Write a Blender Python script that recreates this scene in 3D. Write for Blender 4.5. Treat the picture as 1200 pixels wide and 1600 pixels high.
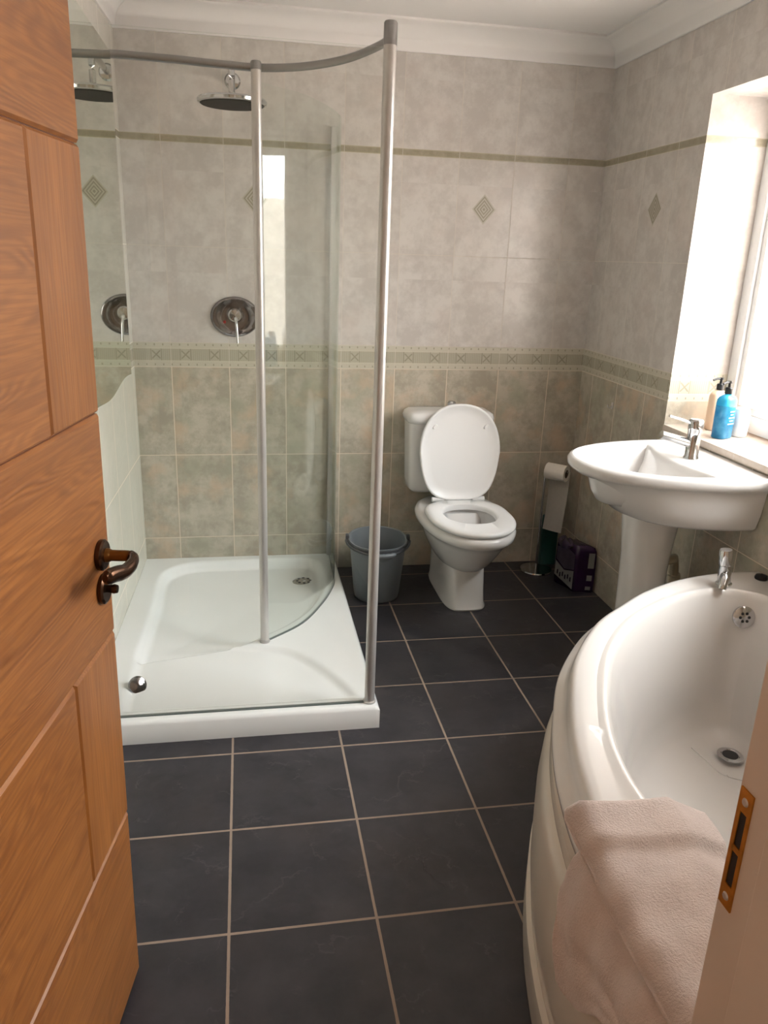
import bpy, bmesh, math, random
from mathutils import Vector, Matrix
random.seed(7)
for o in list(bpy.data.objects):
    bpy.data.objects.remove(o)
SC = bpy.context.scene
COL = SC.collection
PI = math.pi
cos, sin = math.cos, math.sin

# ------------------------------------------------------------------ camera
CAM = (0.4892, -3.5646, 1.4682)
YAW, PITCH, ROLL, FPX = 0.1816, 0.3157, 0.0354, 1216.4
def camera():
    f = Vector((sin(YAW)*cos(PITCH), cos(YAW)*cos(PITCH), -sin(PITCH)))
    r = Vector((cos(YAW), -sin(YAW), 0)); u = r.cross(f)
    r2 = cos(ROLL)*r + sin(ROLL)*u
    u2 = -sin(ROLL)*r + cos(ROLL)*u
    cd = bpy.data.cameras.new('camera'); co = bpy.data.objects.new('camera', cd); COL.objects.link(co)
    cd.sensor_fit = 'HORIZONTAL'; cd.sensor_width = 36; cd.lens = 36*FPX/1200
    cd.clip_start = 0.02
    m = Matrix(((r2.x, u2.x, -f.x, CAM[0]), (r2.y, u2.y, -f.y, CAM[1]), (r2.z, u2.z, -f.z, CAM[2]), (0, 0, 0, 1)))
    co.matrix_world = m
    SC.camera = co
camera()

# ------------------------------------------------------------------ world, lights, exposure
W = bpy.data.worlds.new('overcast_sky'); SC.world = W; W.use_nodes = True
bg = W.node_tree.nodes['Background']
bg.inputs[0].default_value = (0.88, 0.94, 1.0, 1); bg.inputs[1].default_value = 2.0
def area(name, loc, target, sx, sy, power, color):
    ld = bpy.data.lights.new(name, 'AREA'); ld.shape = 'RECTANGLE'; ld.size = sx; ld.size_y = sy
    ld.energy = power; ld.color = color
    lo = bpy.data.objects.new(name, ld); COL.objects.link(lo); lo.location = loc
    lo.rotation_euler = (Vector(target)-Vector(loc)).to_track_quat('-Z', 'Y').to_euler()
    return lo
area('daylight', (4.0, -2.15, 2.85), (1.0, -1.0, 0.9), 2.8, 2.2, 1750, (0.82, 0.925, 1.0))
area('hall_fill_light', (1.75, -4.3, 2.2), (0.5, -3.2, 1.0), 0.5, 0.5, 30, (1.0, 0.95, 0.9))  # unseen fill lamp, added to light the door and jamb
SC.view_settings.view_transform = 'Standard'; SC.view_settings.look = 'None'
SC.view_settings.gamma = 1.0; SC.view_settings.exposure = 0.24
SC.view_settings.use_curve_mapping = False

# ------------------------------------------------------------------ helpers
def S(r, g, b):
    def c(v):
        v /= 255.0
        return v/12.92 if v <= 0.04045 else ((v+0.055)/1.055)**2.4
    return (c(r), c(g), c(b), 1)

class E:
    """tiny expression wrapper over shader math nodes"""
    nt = None
    def __init__(s, v): s.v = v
    @staticmethod
    def m(op, *a):
        n = E.nt.nodes.new('ShaderNodeMath'); n.operation = op
        for i, x in enumerate(a):
            x = x.v if isinstance(x, E) else x
            if isinstance(x, (int, float)): n.inputs[i].default_value = x
            else: E.nt.links.new(x, n.inputs[i])
        return E(n.outputs[0])
    def __add__(s, o): return E.m('ADD', s, o)
    __radd__ = __add__
    def __sub__(s, o): return E.m('SUBTRACT', s, o)
    def __rsub__(s, o): return E.m('SUBTRACT', o, s)
    def __mul__(s, o): return E.m('MULTIPLY', s, o)
    __rmul__ = __mul__
    def __truediv__(s, o): return E.m('DIVIDE', s, o)
    def __lt__(s, o): return E.m('LESS_THAN', s, o)
    def __gt__(s, o): return E.m('GREATER_THAN', s, o)
def fract(a): return E.m('FRACT', a)
def floor_(a): return E.m('FLOOR', a)
def absf(a): return E.m('ABSOLUTE', a)
def minf(a, b): return E.m('MINIMUM', a, b)
def maxf(a, b): return E.m('MAXIMUM', a, b)

def newmat(name):
    m = bpy.data.materials.new(name); m.use_nodes = True
    nt = m.node_tree; E.nt = nt
    b = nt.nodes['Principled BSDF']
    return m, nt, b
def mixc(nt, fac, a, b):
    n = nt.nodes.new('ShaderNodeMix'); n.data_type = 'RGBA'
    for sock, v in ((n.inputs[0], fac), (n.inputs[6], a), (n.inputs[7], b)):
        v = v.v if isinstance(v, E) else v
        if isinstance(v, (int, float, tuple)): sock.default_value = v
        else: nt.links.new(v, sock)
    return n.outputs[2]
def noise(nt, vec, scale, detail=4, rough=0.55, dim='3D'):
    n = nt.nodes.new('ShaderNodeTexNoise'); n.inputs['Scale'].default_value = scale
    n.inputs['Detail'].default_value = detail; n.inputs['Roughness'].default_value = rough
    if vec is not None: nt.links.new(vec, n.inputs['Vector'])
    return E(n.outputs[0])
def ramp(v, lo, hi):
    n = E.nt.nodes.new('ShaderNodeMapRange'); n.inputs[1].default_value = lo; n.inputs[2].default_value = hi
    E.nt.links.new(v.v, n.inputs[0]); return E(n.outputs[0])
def bump(nt, b, h, strength, dist):
    n = nt.nodes.new('ShaderNodeBump'); n.inputs['Strength'].default_value = strength
    n.inputs['Distance'].default_value = dist
    nt.links.new(h.v, n.inputs['Height']); nt.links.new(n.outputs[0], b.inputs['Normal'])
def coords(nt):
    t = nt.nodes.new('ShaderNodeTexCoord'); sp = nt.nodes.new('ShaderNodeSeparateXYZ')
    nt.links.new(t.outputs['Object'], sp.inputs[0])
    return t.outputs['Object'], E(sp.outputs[0]), E(sp.outputs[1]), E(sp.outputs[2])
def plain(name, col, rough=0.4, metal=0.0, nscale=0, namp=0.0, bumpd=0.0, coat=0.0, sub=0.0):
    m, nt, b = newmat(name)
    b.inputs['Roughness'].default_value = rough; b.inputs['Metallic'].default_value = metal
    b.inputs['Coat Weight'].default_value = coat
    vec, x, y, z = coords(nt)
    n = noise(nt, vec, nscale or 6, 4)
    dark = tuple(c*(1-namp) for c in col[:3])+(1,)
    nt.links.new(mixc(nt, ramp(n, .3, .7), dark, col), b.inputs['Base Color'])
    if bumpd: bump(nt, b, n, 0.6, bumpd)
    return m

MW = plain('white_ceramic', S(220, 218, 216), 0.09, 0, 5, 0.02)
MBATH = plain('white_acrylic', S(210, 206, 202), 0.16, 0, 5, 0.02)
MPANEL = plain('cream_white_bath_panel', S(214, 206, 194), 0.22, 0, 4, 0.03)
MTRAY = plain('white_tray_acrylic', S(246, 247, 247), 0.16, 0, 5, 0.02)
MSEAT = plain('white_seat_plastic', S(232, 231, 230), 0.3, 0, 5, 0.02)
MCHR = plain('chrome', S(205, 206, 208), 0.08, 1, 6, 0.03)
MSAT = plain('satin_aluminium', S(204, 200, 197), 0.3, 0.55, 30, 0.05)
MRAIL = plain('brushed_rail_metal', S(150, 148, 147), 0.28, 0.9, 30, 0.08)
MCHRD = plain('chrome_dark_reflection_tint', S(138, 136, 138), 0.07, 1, 6, 0.05)  # chrome with the dark room's reflection put into its base colour
MSEAL = plain('grey_green_seal', S(104, 112, 110), 0.4, 0, 20, 0.1)
MNOZ = plain('black_nozzle_rubber', S(16, 16, 17), 0.8, 0, 90, 0.3)
MDARK = plain('dark_rubber', S(28, 28, 30), 0.5, 0, 30, 0.2)
MBRZ = plain('antique_bronze', S(88, 62, 44), 0.24, 0.85, 20, 0.3)
MBRZ2 = plain('worn_bronze_brass', S(134, 92, 44), 0.3, 0.85, 20, 0.3)
MUPVC = plain('white_upvc', S(236, 238, 240), 0.25, 0, 6, 0.02)
MCEIL = plain('matt_ceiling_paint', S(240, 237, 235), 0.85, 0, 3, 0.03)
MTRIM = plain('painted_trim', S(214, 200, 188), 0.5, 0, 9, 0.05, 0.0004)
MBUCK = plain('grey_bucket_plastic', S(112, 118, 123), 0.42, 0, 8, 0.05)
MBUCKD = plain('dark_grey_handle_plastic', S(70, 72, 76), 0.4, 0, 8, 0.1)
MPAPER = plain('tissue_paper', S(226, 220, 212), 0.95, 0, 60, 0.05, 0.0006)
MCARD = plain('cardboard_core', S(120, 100, 80), 0.9, 0, 40, 0.15)
MTEAL = plain('teal_plastic', S(14, 66, 64), 0.45, 0, 20, 0.2)
MBRASS = plain('brass_plate', S(214, 150, 60), 0.38, 0.75, 60, 0.35)
MPUR = plain('purple_film', S(48, 20, 62), 0.25, 0, 18, 0.4, 0.003)
MPURD = plain('dark_purple_film', S(52, 38, 62), 0.25, 0, 18, 0.4, 0.003)
MLAV = plain('pale_lavender_film', S(108, 96, 118), 0.3, 0, 30, 0.35, 0.003)
MLBL = plain('white_label', S(170, 170, 168), 0.5, 0, 40, 0.1)
MBLK = plain('black_pump_plastic', S(22, 21, 22), 0.3, 0, 20, 0.1)
MCREAM = plain('cream_bottle_plastic', S(236, 205, 176), 0.35, 0, 12, 0.04)
MWTUB = plain('white_tub_plastic', S(240, 240, 238), 0.3, 0, 12, 0.02)
MPIPE = plain('cream_pipe', S(196, 182, 158), 0.4, 0, 12, 0.08)
MMIR = plain('mirror_silver', S(214, 222, 208), 0.015, 1, 5, 0.0)
MCAB = plain('cabinet_white', S(205, 200, 194), 0.45, 0, 6, 0.04)
MSILL_G = plain('dark_gap', S(60, 55, 52), 0.8, 0, 10, 0.1)
MBRICK = plain('pale_render', S(226, 178, 142), 0.9, 0, 2, 0.12)

# towel: fine terry bump
def mk_towel():
    m, nt, b = newmat('terry_towel')
    b.inputs['Roughness'].default_value = 0.95
    b.inputs['Sheen Weight'].default_value = 0.4
    vec, x, y, z = coords(nt)
    n = noise(nt, vec, 260, 3, 0.7); n2 = noise(nt, vec, 14, 3)
    nt.links.new(mixc(nt, ramp(n2, .3, .7), S(206, 189, 182), S(224, 208, 201)), b.inputs['Base Color'])
    bump(nt, b, n*1.0+n2*1.2, 0.9, 0.004)
    return m
MTOWEL = mk_towel()

def mk_glass(name, tint, base=0.04, bumpy=0):
    m = bpy.data.materials.new(name); m.use_nodes = True; nt = m.node_tree; E.nt = nt
    nt.nodes.clear()
    out = nt.nodes.new('ShaderNodeOutputMaterial')
    tr = nt.nodes.new('ShaderNodeBsdfTransparent'); tr.inputs[0].default_value = tint
    gl = nt.nodes.new('ShaderNodeBsdfGlossy'); gl.inputs['Roughness'].default_value = 0.01
    gl.inputs[0].default_value = (0.92, 0.97, 0.94, 1)
    lw = nt.nodes.new('ShaderNodeLayerWeight'); lw.inputs[0].default_value = 0.5
    f = E(lw.outputs['Facing'])
    p = E.m('POWER', f, 5.0)
    fac = p*(1-base)+base
    mx = nt.nodes.new('ShaderNodeMixShader')
    nt.links.new(fac.v, mx.inputs[0]); nt.links.new(tr.outputs[0], mx.inputs[1]); nt.links.new(gl.outputs[0], mx.inputs[2])
    nt.links.new(mx.outputs[0], out.inputs[0])
    return m
MGLASS = mk_glass('clear_shower_glass', (0.975, 0.992, 0.982, 1), 0.04)
MGLASS2 = mk_glass('clear_front_glass', (0.990, 0.997, 0.993, 1), 0.03)
def mk_frost():
    m = bpy.data.materials.new('patterned_window_glass'); m.use_nodes = True; nt = m.node_tree; E.nt = nt
    nt.nodes.clear()
    out = nt.nodes.new('ShaderNodeOutputMaterial')
    vec, x, y, z = coords(nt)
    n = noise(nt, vec, 45, 3, 0.6)
    bp = nt.nodes.new('ShaderNodeBump'); bp.inputs['Strength'].default_value = 0.6; bp.inputs['Distance'].default_value = 0.004
    nt.links.new(n.v, bp.inputs['Height'])
    tl = nt.nodes.new('ShaderNodeBsdfTranslucent'); tl.inputs[0].default_value = (0.74, 0.63, 0.55, 1)  # peach light off the wall outside, put into the glass colour
    nt.links.new(bp.outputs[0], tl.inputs['Normal'])
    tr = nt.nodes.new('ShaderNodeBsdfTransparent'); tr.inputs[0].default_value = (0.97, 0.97, 0.96, 1)
    mx = nt.nodes.new('ShaderNodeMixShader'); mx.inputs[0].default_value = 0.55
    nt.links.new(tr.outputs[0], mx.inputs[1]); nt.links.new(tl.outputs[0], mx.inputs[2])
    gl = nt.nodes.new('ShaderNodeBsdfGlossy'); gl.inputs['Roughness'].default_value = 0.15
    nt.links.new(bp.outputs[0], gl.inputs['Normal'])
    m2 = nt.nodes.new('ShaderNodeMixShader'); m2.inputs[0].default_value = 0.06
    nt.links.new(mx.outputs[0], m2.inputs[1]); nt.links.new(gl.outputs[0], m2.inputs[2])
    nt.links.new(m2.outputs[0], out.inputs[0])
    return m
MFROST = mk_frost()
def mk_liquid():
    m, nt, b = newmat('blue_soap_plastic')
    b.inputs['Roughness'].default_value = 0.08
    b.inputs['Transmission Weight'].default_value = 0.35
    b.inputs['IOR'].default_value = 1.4
    vec, x, y, z = coords(nt)
    band = (z > 0.118)
    n = noise(nt, vec, 30, 3)
    c1 = mixc(nt, ramp(n, .35, .65), S(44, 138, 190), S(74, 170, 216))
    nt.links.new(mixc(nt, band, c1, S(60, 188, 236)), b.inputs['Base Color'])
    return m
MBLUE = mk_liquid()

# wall tiles: 250 x 400 mm, relief border band, thin olive strip, diamond insets
TZ0, TH, TB, TS = 0.18, 0.40, 0.105, 0.028
def mk_tiles(name, xoff, yoff, diamonds, pale=0.0):
    m, nt, b = newmat(name)
    vec, X, Y, Z = coords(nt)
    geo = nt.nodes.new('ShaderNodeNewGeometry'); sp = nt.nodes.new('ShaderNodeSeparateXYZ')
    nt.links.new(geo.outputs['True Normal'], sp.inputs[0])
    isx = absf(E(sp.outputs[0])) > 0.5
    u = (Y-yoff)*isx + (X-xoff)*(1-isx)
    zb1 = TZ0+2*TH; zb2 = zb1+TB; zs1 = zb2+2*TH; zs2 = zs1+TS
    fu = fract(u/0.25)
    du = minf(fu, 1-fu)*0.25                       # distance to a vertical joint
    dz = absf(Z-TZ0)
    for zz in (TZ0+TH, zb1, zb2, zb2+TH, zs1, zs2): dz = minf(dz, absf(Z-zz))
    lower = Z < zb1
    band = (Z > zb1)*(Z < zb2)
    strip = (Z > zs1)*(Z < zs2)
    gv = du < 0.0016; gh = dz < 0.0016
    grout = maxf(gv, gh)
    # softly mottled glaze
    tid = floor_(u/0.25)*7.31 + floor_((Z-TZ0)/0.4)*3.17
    cmb = nt.nodes.new('ShaderNodeCombineXYZ')
    nt.links.new((X+tid*0.37).v, cmb.inputs[0]); nt.links.new((Y+tid*0.11).v, cmb.inputs[1]); nt.links.new(Z.v, cmb.inputs[2])
    v2 = cmb.outputs[0]
    n1 = noise(nt, v2, 9, 6, 0.62); n2 = noise(nt, v2, 30, 5, 0.7); n3 = noise(nt, v2, 5, 3)
    mott = ramp(n1*0.65+n2*0.35, 0.42, 0.58)
    lo = mixc(nt, mott, S(169, 161, 146), S(194, 186, 171))
    lo = mixc(nt, ramp(n3, .5, .72)*0.75, lo, S(167, 166, 147))
    lo = mixc(nt, ramp(noise(nt, v2, 6.3, 4), .53, .68)*0.65, lo, S(202, 178, 154))
    up = mixc(nt, mott, S(194, 188, 183), S(210, 205, 200))
    up = mixc(nt, ramp(n3, .5, .72)*0.35, up, S(206, 192, 184))
    if pale: lo = mixc(nt, pale, lo, S(222, 220, 208)); up = mixc(nt, pale, up, S(222, 218, 208))  # paler mix stands in for light on the glaze
    col = mixc(nt, lower, up, lo)
    # relief border
    zz = (Z-zb1)/TB                                   # 0..1
    core = (zz > 0.25)*(zz < 0.76)
    fm = fract(fu*2.0+0.0)                            # two motifs a tile
    cx = (fm-0.5)*0.125                               # metres from the motif centre
    cz = (zz-0.505)*TB
    sq = (absf(cx) < 0.022)
    r1 = absf(absf(cx)-absf(cz))
    flower = (r1 < 0.004)*(maxf(absf(cx), absf(cz)) < 0.018)*sq
    side = (absf(absf(cx)-0.022) < 0.0018)
    stripes = (fract(u/0.0085) < 0.35)*(1-sq)
    dots = (fract(fu*7.0) < 0.16)*(absf(absf(zz-0.505)-0.41) < 0.04)
    edge = maxf(absf(zz-0.25) < 0.02, absf(zz-0.76) < 0.02)
    carve = core*maxf(maxf(flower, side), stripes*0.45)
    carve = maxf(carve, dots)
    bcol = mixc(nt, core, S(196, 191, 175), S(180, 174, 157))
    bcol = mixc(nt, carve*0.55, bcol, S(128, 122, 102))
    bcol = mixc(nt, edge*0.5, bcol, S(212, 206, 188))
    col = mixc(nt, band, col, bcol)
    scol = mixc(nt, ramp(n2, .35, .65), S(148, 141, 121), S(164, 156, 137))
    zt = (Z-zs1)/TS
    scol = mixc(nt, (absf(zt-0.5) > 0.34)*0.4, scol, S(190, 182, 156))
    col = mixc(nt, strip, col, scol)
    h = 1-grout
    # diamonds
    dia_all = None
    for (axis, c) in diamonds:
        P = X if axis == 'x' else Y
        zc = zb2+TH*1.5
        a = absf(P-c); d = a+absf(Z-zc)*0.86
        ins = d < 0.054
        ring = fract(d/0.0135) < 0.5
        tt = mixc(nt, ring, S(186, 180, 166), S(154, 147, 132))
        msk = ins*((1-isx) if axis == 'x' else isx)
        col = mixc(nt, msk, col, tt)
        h = h+msk*(ring*0.5+0.4)
    gcol = mixc(nt, lower, S(206, 197, 184), S(222, 208, 188))
    col = mixc(nt, grout*maxf(lower, 0.55), col, gcol)
    nt.links.new(col, b.inputs['Base Color'])
    b.inputs['Roughness'].default_value = 0.22
    nt.links.new((grout*0.5+0.2+n2*0.08).v, b.inputs['Roughness'])
    b.inputs['Specular IOR Level'].default_value = 0.45
    h = h + band*(1-carve*1.6)*0.6 + strip*0.8 + n1*0.10
    bump(nt, b, h, 0.55, 0.0016)
    return m
MT_BACK = mk_tiles('wall_tiles_back', 0.17, 0.0, [('x', 0.545), ('x', 1.545)])
MT_RIGHT = mk_tiles('wall_tiles_right', 0.09, -0.13, [('y', -0.505)])
MT_LEFT = mk_tiles('wall_tiles_left_lit', 0.0, 0.20, [], 0.8)  # same tiles as elsewhere, whitened in colour to imitate light and gloss

def mk_floor():
    m, nt, b = newmat('dark_slate_floor_tiles')
    vec, X, Y, Z = coords(nt)
    s = 0.3393
    fx = fract((X-0.4257)/s); fy = fract((Y+1.136)/s)
    d = minf(minf(fx, 1-fx), minf(fy, 1-fy))*s
    wob = noise(nt, vec, 40, 2)
    g = (d+(wob-0.5)*0.0014) < 0.0034
    tid = floor_((X-0.4257)/s)*5.17+floor_((Y+1.136)/s)*3.71
    cmb = nt.nodes.new('ShaderNodeCombineXYZ')
    nt.links.new((X+tid).v, cmb.inputs[0]); nt.links.new((Y+tid*0.7).v, cmb.inputs[1]); nt.links.new(Z.v, cmb.inputs[2])
    v2 = cmb.outputs[0]
    n1 = noise(nt, v2, 7, 6, 0.6); n2 = noise(nt, v2, 3, 2)
    # slate clefts: thin lines where a warped noise crosses a level
    n3 = noise(nt, v2, 5.2, 5, 0.55)
    cleft = 1-ramp(absf(n3-0.5), 0.0, 0.010)
    keep = ramp(noise(nt, v2, 8.5, 2), .50, .60)
    cleft = cleft*keep
    c = mixc(nt, ramp(n1, .35, .65), S(42, 41, 47), S(60, 58, 63))
    c = mixc(nt, ramp(n2, .5, .7)*0.35, c, S(60, 52, 50))
    c = mixc(nt, cleft*0.13, c, S(120, 116, 114))
    c = mixc(nt, g, c, S(156, 138, 124))
    nt.links.new(c, b.inputs['Base Color'])
    nt.links.new((g*0.4+0.36+n1*0.12).v, b.inputs['Roughness'])
    b.inputs['Specular IOR Level'].default_value = 0.5
    lev = ramp(n3, 0.485, 0.515)
    bump(nt, b, (1-g)*1.0+n1*0.5+lev*0.35*keep, 0.75, 0.0028)
    return m
MFLOOR = mk_floor()

def mk_oak(name, vertical):
    m, nt, b = newmat(name)
    vec, X, Y, Z = coords(nt)       # door space: X = across width, Z up
    def stretched(sc, scale, det, dist=0.0):
        mp = nt.nodes.new('ShaderNodeMapping'); nt.links.new(vec, mp.inputs[0]); mp.inputs['Scale'].default_value = sc
        if not vertical: mp.inputs['Rotation'].default_value = (0, 0.06, 0)
        n = nt.nodes.new('ShaderNodeTexNoise'); n.inputs['Scale'].default_value = scale; n.inputs['Detail'].default_value = det
        n.inputs['Distortion'].default_value = dist; n.inputs['Roughness'].default_value = 0.55
        nt.links.new(mp.outputs[0], n.inputs['Vector']); return E(n.outputs[0])
    big = stretched((5, 5, 0.5) if vertical else (1.1, 5, 6.5), 1.0, 2, 0.25)
    wv = E.m('SINE', big*(170 if vertical else 210))*0.5+0.5          # growth rings
    wv = wv*ramp(stretched((30, 30, 2) if vertical else (3, 30, 30), 1.0, 3), .35, .65)
    n = stretched((9, 9, 0.7) if vertical else (0.9, 3, 9), 1.3, 4)
    f = stretched((210, 210, 6) if vertical else (6, 100, 190), 1.0, 3)
    c = mixc(nt, ramp(n, .3, .7), S(146, 92, 42), S(168, 110, 56))
    c = mixc(nt, wv*(0.22 if vertical else 0.6), c, S(104, 56, 24))
    c = mixc(nt, ramp(f, .44, .58)*0.5, c, S(126, 74, 34))
    nt.links.new(c, b.inputs['Base Color'])
    b.inputs['Roughness'].default_value = 0.42
    b.inputs['Coat Weight'].default_value = 0.15; b.inputs['Coat Roughness'].default_value = 0.3
    bump(nt, b, f*0.6+wv*0.5, 0.35, 0.0012)
    return m
MOAK_V = mk_oak('oak_vertical', True); MOAK_H = mk_oak('oak_horizontal', False)
MGROOVE = plain('oak_groove_shadow_wood', S(104, 54, 22), 0.6, 0, 30, 0.2)

# ---- mesh helpers
def obj(name, bm, mat, parent=None, smooth=True, angle=35, mats=None):
    me = bpy.data.meshes.new(name)
    bmesh.ops.recalc_face_normals(bm, faces=bm.faces[:])
    bm.to_mesh(me); bm.free()
    for mm in (mats or [mat]): me.materials.append(mm)
    o = bpy.data.objects.new(name, me); COL.objects.link(o)
    if smooth:
        for p in me.polygons: p.use_smooth = True
        try: me.set_sharp_from_angle(angle=math.radians(angle))
        except Exception: pass
    if parent: o.parent = parent
    return o
def thing(name, label, cat, loc=(0, 0, 0), rot=(0, 0, 0), group=None):
    o = bpy.data.objects.new(name, None); COL.objects.link(o); o.location = loc; o.rotation_euler = rot
    o.empty_display_size = 0.05
    o['label'] = label; o['category'] = cat
    if group: o['group'] = group
    return o
def tag(o, label, cat, group=None):
    o['label'] = label; o['category'] = cat
    if group: o['group'] = group
    return o
def struct(o, label=None):
    o['kind'] = 'structure'
    if label: o['label'] = label
    return o
def box(bm, x0, x1, y0, y1, z0, z1, bev=0.0, seg=2, mi=0):
    r = bmesh.ops.create_cube(bm, size=1)
    vs = r['verts']
    for v in vs:
        v.co = Vector((x0 if v.co.x < 0 else x1, y0 if v.co.y < 0 else y1, z0 if v.co.z < 0 else z1))
    es = list({e for v in vs for e in v.link_edges})
    fs = list({f for v in vs for f in v.link_faces})
    for f in fs: f.material_index = mi
    if bev:
        bmesh.ops.bevel(bm, geom=es, offset=bev, segments=seg, affect='EDGES', profile=0.6)
    return vs
def ring_faces(bm, A, B, closed=True):
    n = len(A)
    for i in range(n if closed else n-1):
        j = (i+1) % n
        try: bm.faces.new((A[i], A[j], B[j], B[i]))
        except ValueError: pass
def loft(bm, rings, closed=True, cap0=False, cap1=False):
    R = [[bm.verts.new(p) for p in r] for r in rings]
    for a, b in zip(R, R[1:]): ring_faces(bm, a, b, closed)
    if cap0: bm.faces.new(R[0][::-1])
    if cap1: bm.faces.new(R[-1])
    return R
def lathe(bm, prof, seg=40, M=None, cap0=False, cap1=False):
    rings = []
    for r, z in prof:
        ring = []
        for i in range(seg):
            a = 2*PI*i/seg
            p = Vector((r*cos(a), r*sin(a), z))
            ring.append(M @ p if M else p)
        rings.append(ring)
    return loft(bm, rings, True, cap0, cap1)
def tube(bm, pts, rad, seg=14, caps=True, flat=None):
    pts = [Vector(p) for p in pts]; rings = []
    n = len(pts)
    up = Vector((0, 0, 1))
    for i, p in enumerate(pts):
        t = (pts[min(i+1, n-1)]-pts[max(i-1, 0)]).normalized()
        a = t.cross(up)
        if a.length < 1e-3: a = t.cross(Vector((1, 0, 0)))
        a.normalize(); b = a.cross(t).normalized()
        r = rad[i] if isinstance(rad, (list, tuple)) else rad
        ra, rb = (r*flat[0], r*flat[1]) if flat else (r, r)
        rings.append([p+a*ra*cos(2*PI*k/seg)+b*rb*sin(2*PI*k/seg) for k in range(seg)])
    # keep frames from flipping
    return loft(bm, rings, True, caps, caps)
def frame_to(loc, zdir, xdir=None):
    z = Vector(zdir).normalized()
    x = Vector(xdir) if xdir else (Vector((1, 0, 0)) if abs(z.x) < 0.9 else Vector((0, 1, 0)))
    y = z.cross(x).normalized(); x = y.cross(z).normalized()
    M = Matrix((x, y, z)).transposed().to_4x4(); M.translation = Vector(loc)
    return M
def catmull(P, n, closed=False):
    out = []; N = len(P)
    segs = N if closed else N-1
    for i in range(segs):
        p = [Vector(P[(i+k) % N]) if closed else Vector(P[max(0, min(N-1, i+k))]) for k in (-1, 0, 1, 2)]
        for s in range(n):
            t = s/n
            out.append(0.5*((2*p[1])+(-p[0]+p[2])*t+(2*p[0]-5*p[1]+4*p[2]-p[3])*t*t+(-p[0]+3*p[1]-3*p[2]+p[3])*t**3))
    if not closed: out.append(Vector(P[-1]))
    return out

# ================================================================== STRUCTURE
XR = 2.091; YF = -3.065; ZC = 2.375
def lx(y): return 0.012+0.027*y         # the left wall runs very slightly out of square
# floor
bm = bmesh.new(); box(bm, -0.35, 2.5, -3.3, 0.12, -0.05, 0.0); struct(obj('floor', bm, MFLOOR, smooth=False), 'dark slate effect floor tiles with pale grout')
bm = bmesh.new(); box(bm, -0.6, 2.5, -5.3, -3.3, -0.05, -0.002); struct(obj('floor_hall', bm, plain('hall_carpet', S(120, 100, 84), 0.95, 0, 90, 0.3, 0.003), smooth=False))
bm = bmesh.new(); box(bm, -0.35, 2.5, -3.19, 0.12, ZC, ZC+0.08); struct(obj('ceiling', bm, MCEIL, smooth=False), 'white painted ceiling')
bm = bmesh.new(); box(bm, -0.2, 2.4, 0.0, 0.12, -0.05, ZC); struct(obj('wall_back', bm, MT_BACK, smooth=False), 'cream and mottled beige tiled back wall with a relief border')
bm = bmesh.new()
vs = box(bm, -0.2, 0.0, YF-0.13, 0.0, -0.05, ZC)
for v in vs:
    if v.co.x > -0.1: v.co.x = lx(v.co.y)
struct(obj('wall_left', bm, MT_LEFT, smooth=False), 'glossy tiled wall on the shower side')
# right wall with window opening
WY0, WY1, WZ0, WZ1 = -2.25, -0.81, 0.865, 2.04
WT = 0.32
bm = bmesh.new()
box(bm, XR, XR+WT, WY1, 0.0, -0.05, ZC)
box(bm, XR, XR+WT, YF-0.13, WY0, -0.05, ZC)
box(bm, XR, XR+WT, WY0, WY1, -0.05, WZ0)
box(bm, XR, XR+WT, WY0, WY1, WZ1, ZC)
struct(obj('wall_right', bm, MT_RIGHT, smooth=False), 'tiled wall with the window')
# front wall with door opening (the camera looks in through it)
DX0, DX1 = 0.02, 0.90
MPL = plain('hall_wall_paint', S(206, 190, 172), 0.85, 0, 5, 0.04)
bm = bmesh.new()
box(bm, -0.35, DX0-0.03, YF-0.13, YF, -0.05, ZC)
box(bm, DX1+0.035, 2.4, YF-0.13, YF, -0.05, ZC)
box(bm, DX0-0.03, DX1+0.035, YF-0.13, YF, 2.035, ZC)
struct(obj('wall_front', bm, MPL, smooth=False), 'wall around the doorway')
# hall shell behind the camera
bm = bmesh.new()
box(bm, -0.62, -0.5, -5.3, YF-0.13, -0.05, 2.45); box(bm, 2.2, 2.32, -5.3, YF-0.13, -0.05, 2.45)
box(bm, -0.62, 2.32, -5.42, -5.3, -0.05, 2.45); box(bm, -0.62, 2.32, -5.42, YF-0.13, 2.45, 2.5)
struct(obj('wall_hall', bm, MPL, smooth=False))
# coving
prof = []
for i in range(9):
    a = PI/2*i/8
    prof.append((0.1-0.1*sin(a)*0.96, 0.1-0.1*cos(a)*0.96))     # (distance from wall, drop from ceiling) cove
def coving(name, p0, p1, inn, m0, m1):
    """p0->p1 along wall, inn = inward normal; mitred ends"""
    bm = bmesh.new(); rings = []
    d = (Vector(p1)-Vector(p0)).normalized(); inn = Vector(inn)
    pr = [(0.0, 0.1), (0.008, 0.1)]+[(0.012+0.078*(1-cos(PI/2*i/8)), 0.094-0.080*sin(PI/2*i/8)) for i in range(9)]+[(0.1, 0.008), (0.1, 0.0), (0, 0)]
    for base, sg in ((Vector(p0), m0), (Vector(p1), m1)):
        rings.append([base+inn*a+d*(sg*a)+Vector((0, 0, ZC-dz)) for a, dz in pr])
    loft(bm, rings, True, True, True)
    o = obj(name, bm, MCEIL, angle=50); struct(o, 'white plaster coving'); return o
coving('trim_1', (lx(0), 0, 0), (XR, 0, 0), (0, -1, 0), 1, -1)
coving('trim_2', (XR, 0, 0), (XR, YF, 0), (-1, 0, 0), 1, -1)
coving('trim_3', (lx(YF), YF, 0), (lx(0), 0, 0), (1, 0, 0), 1, -1)
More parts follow.
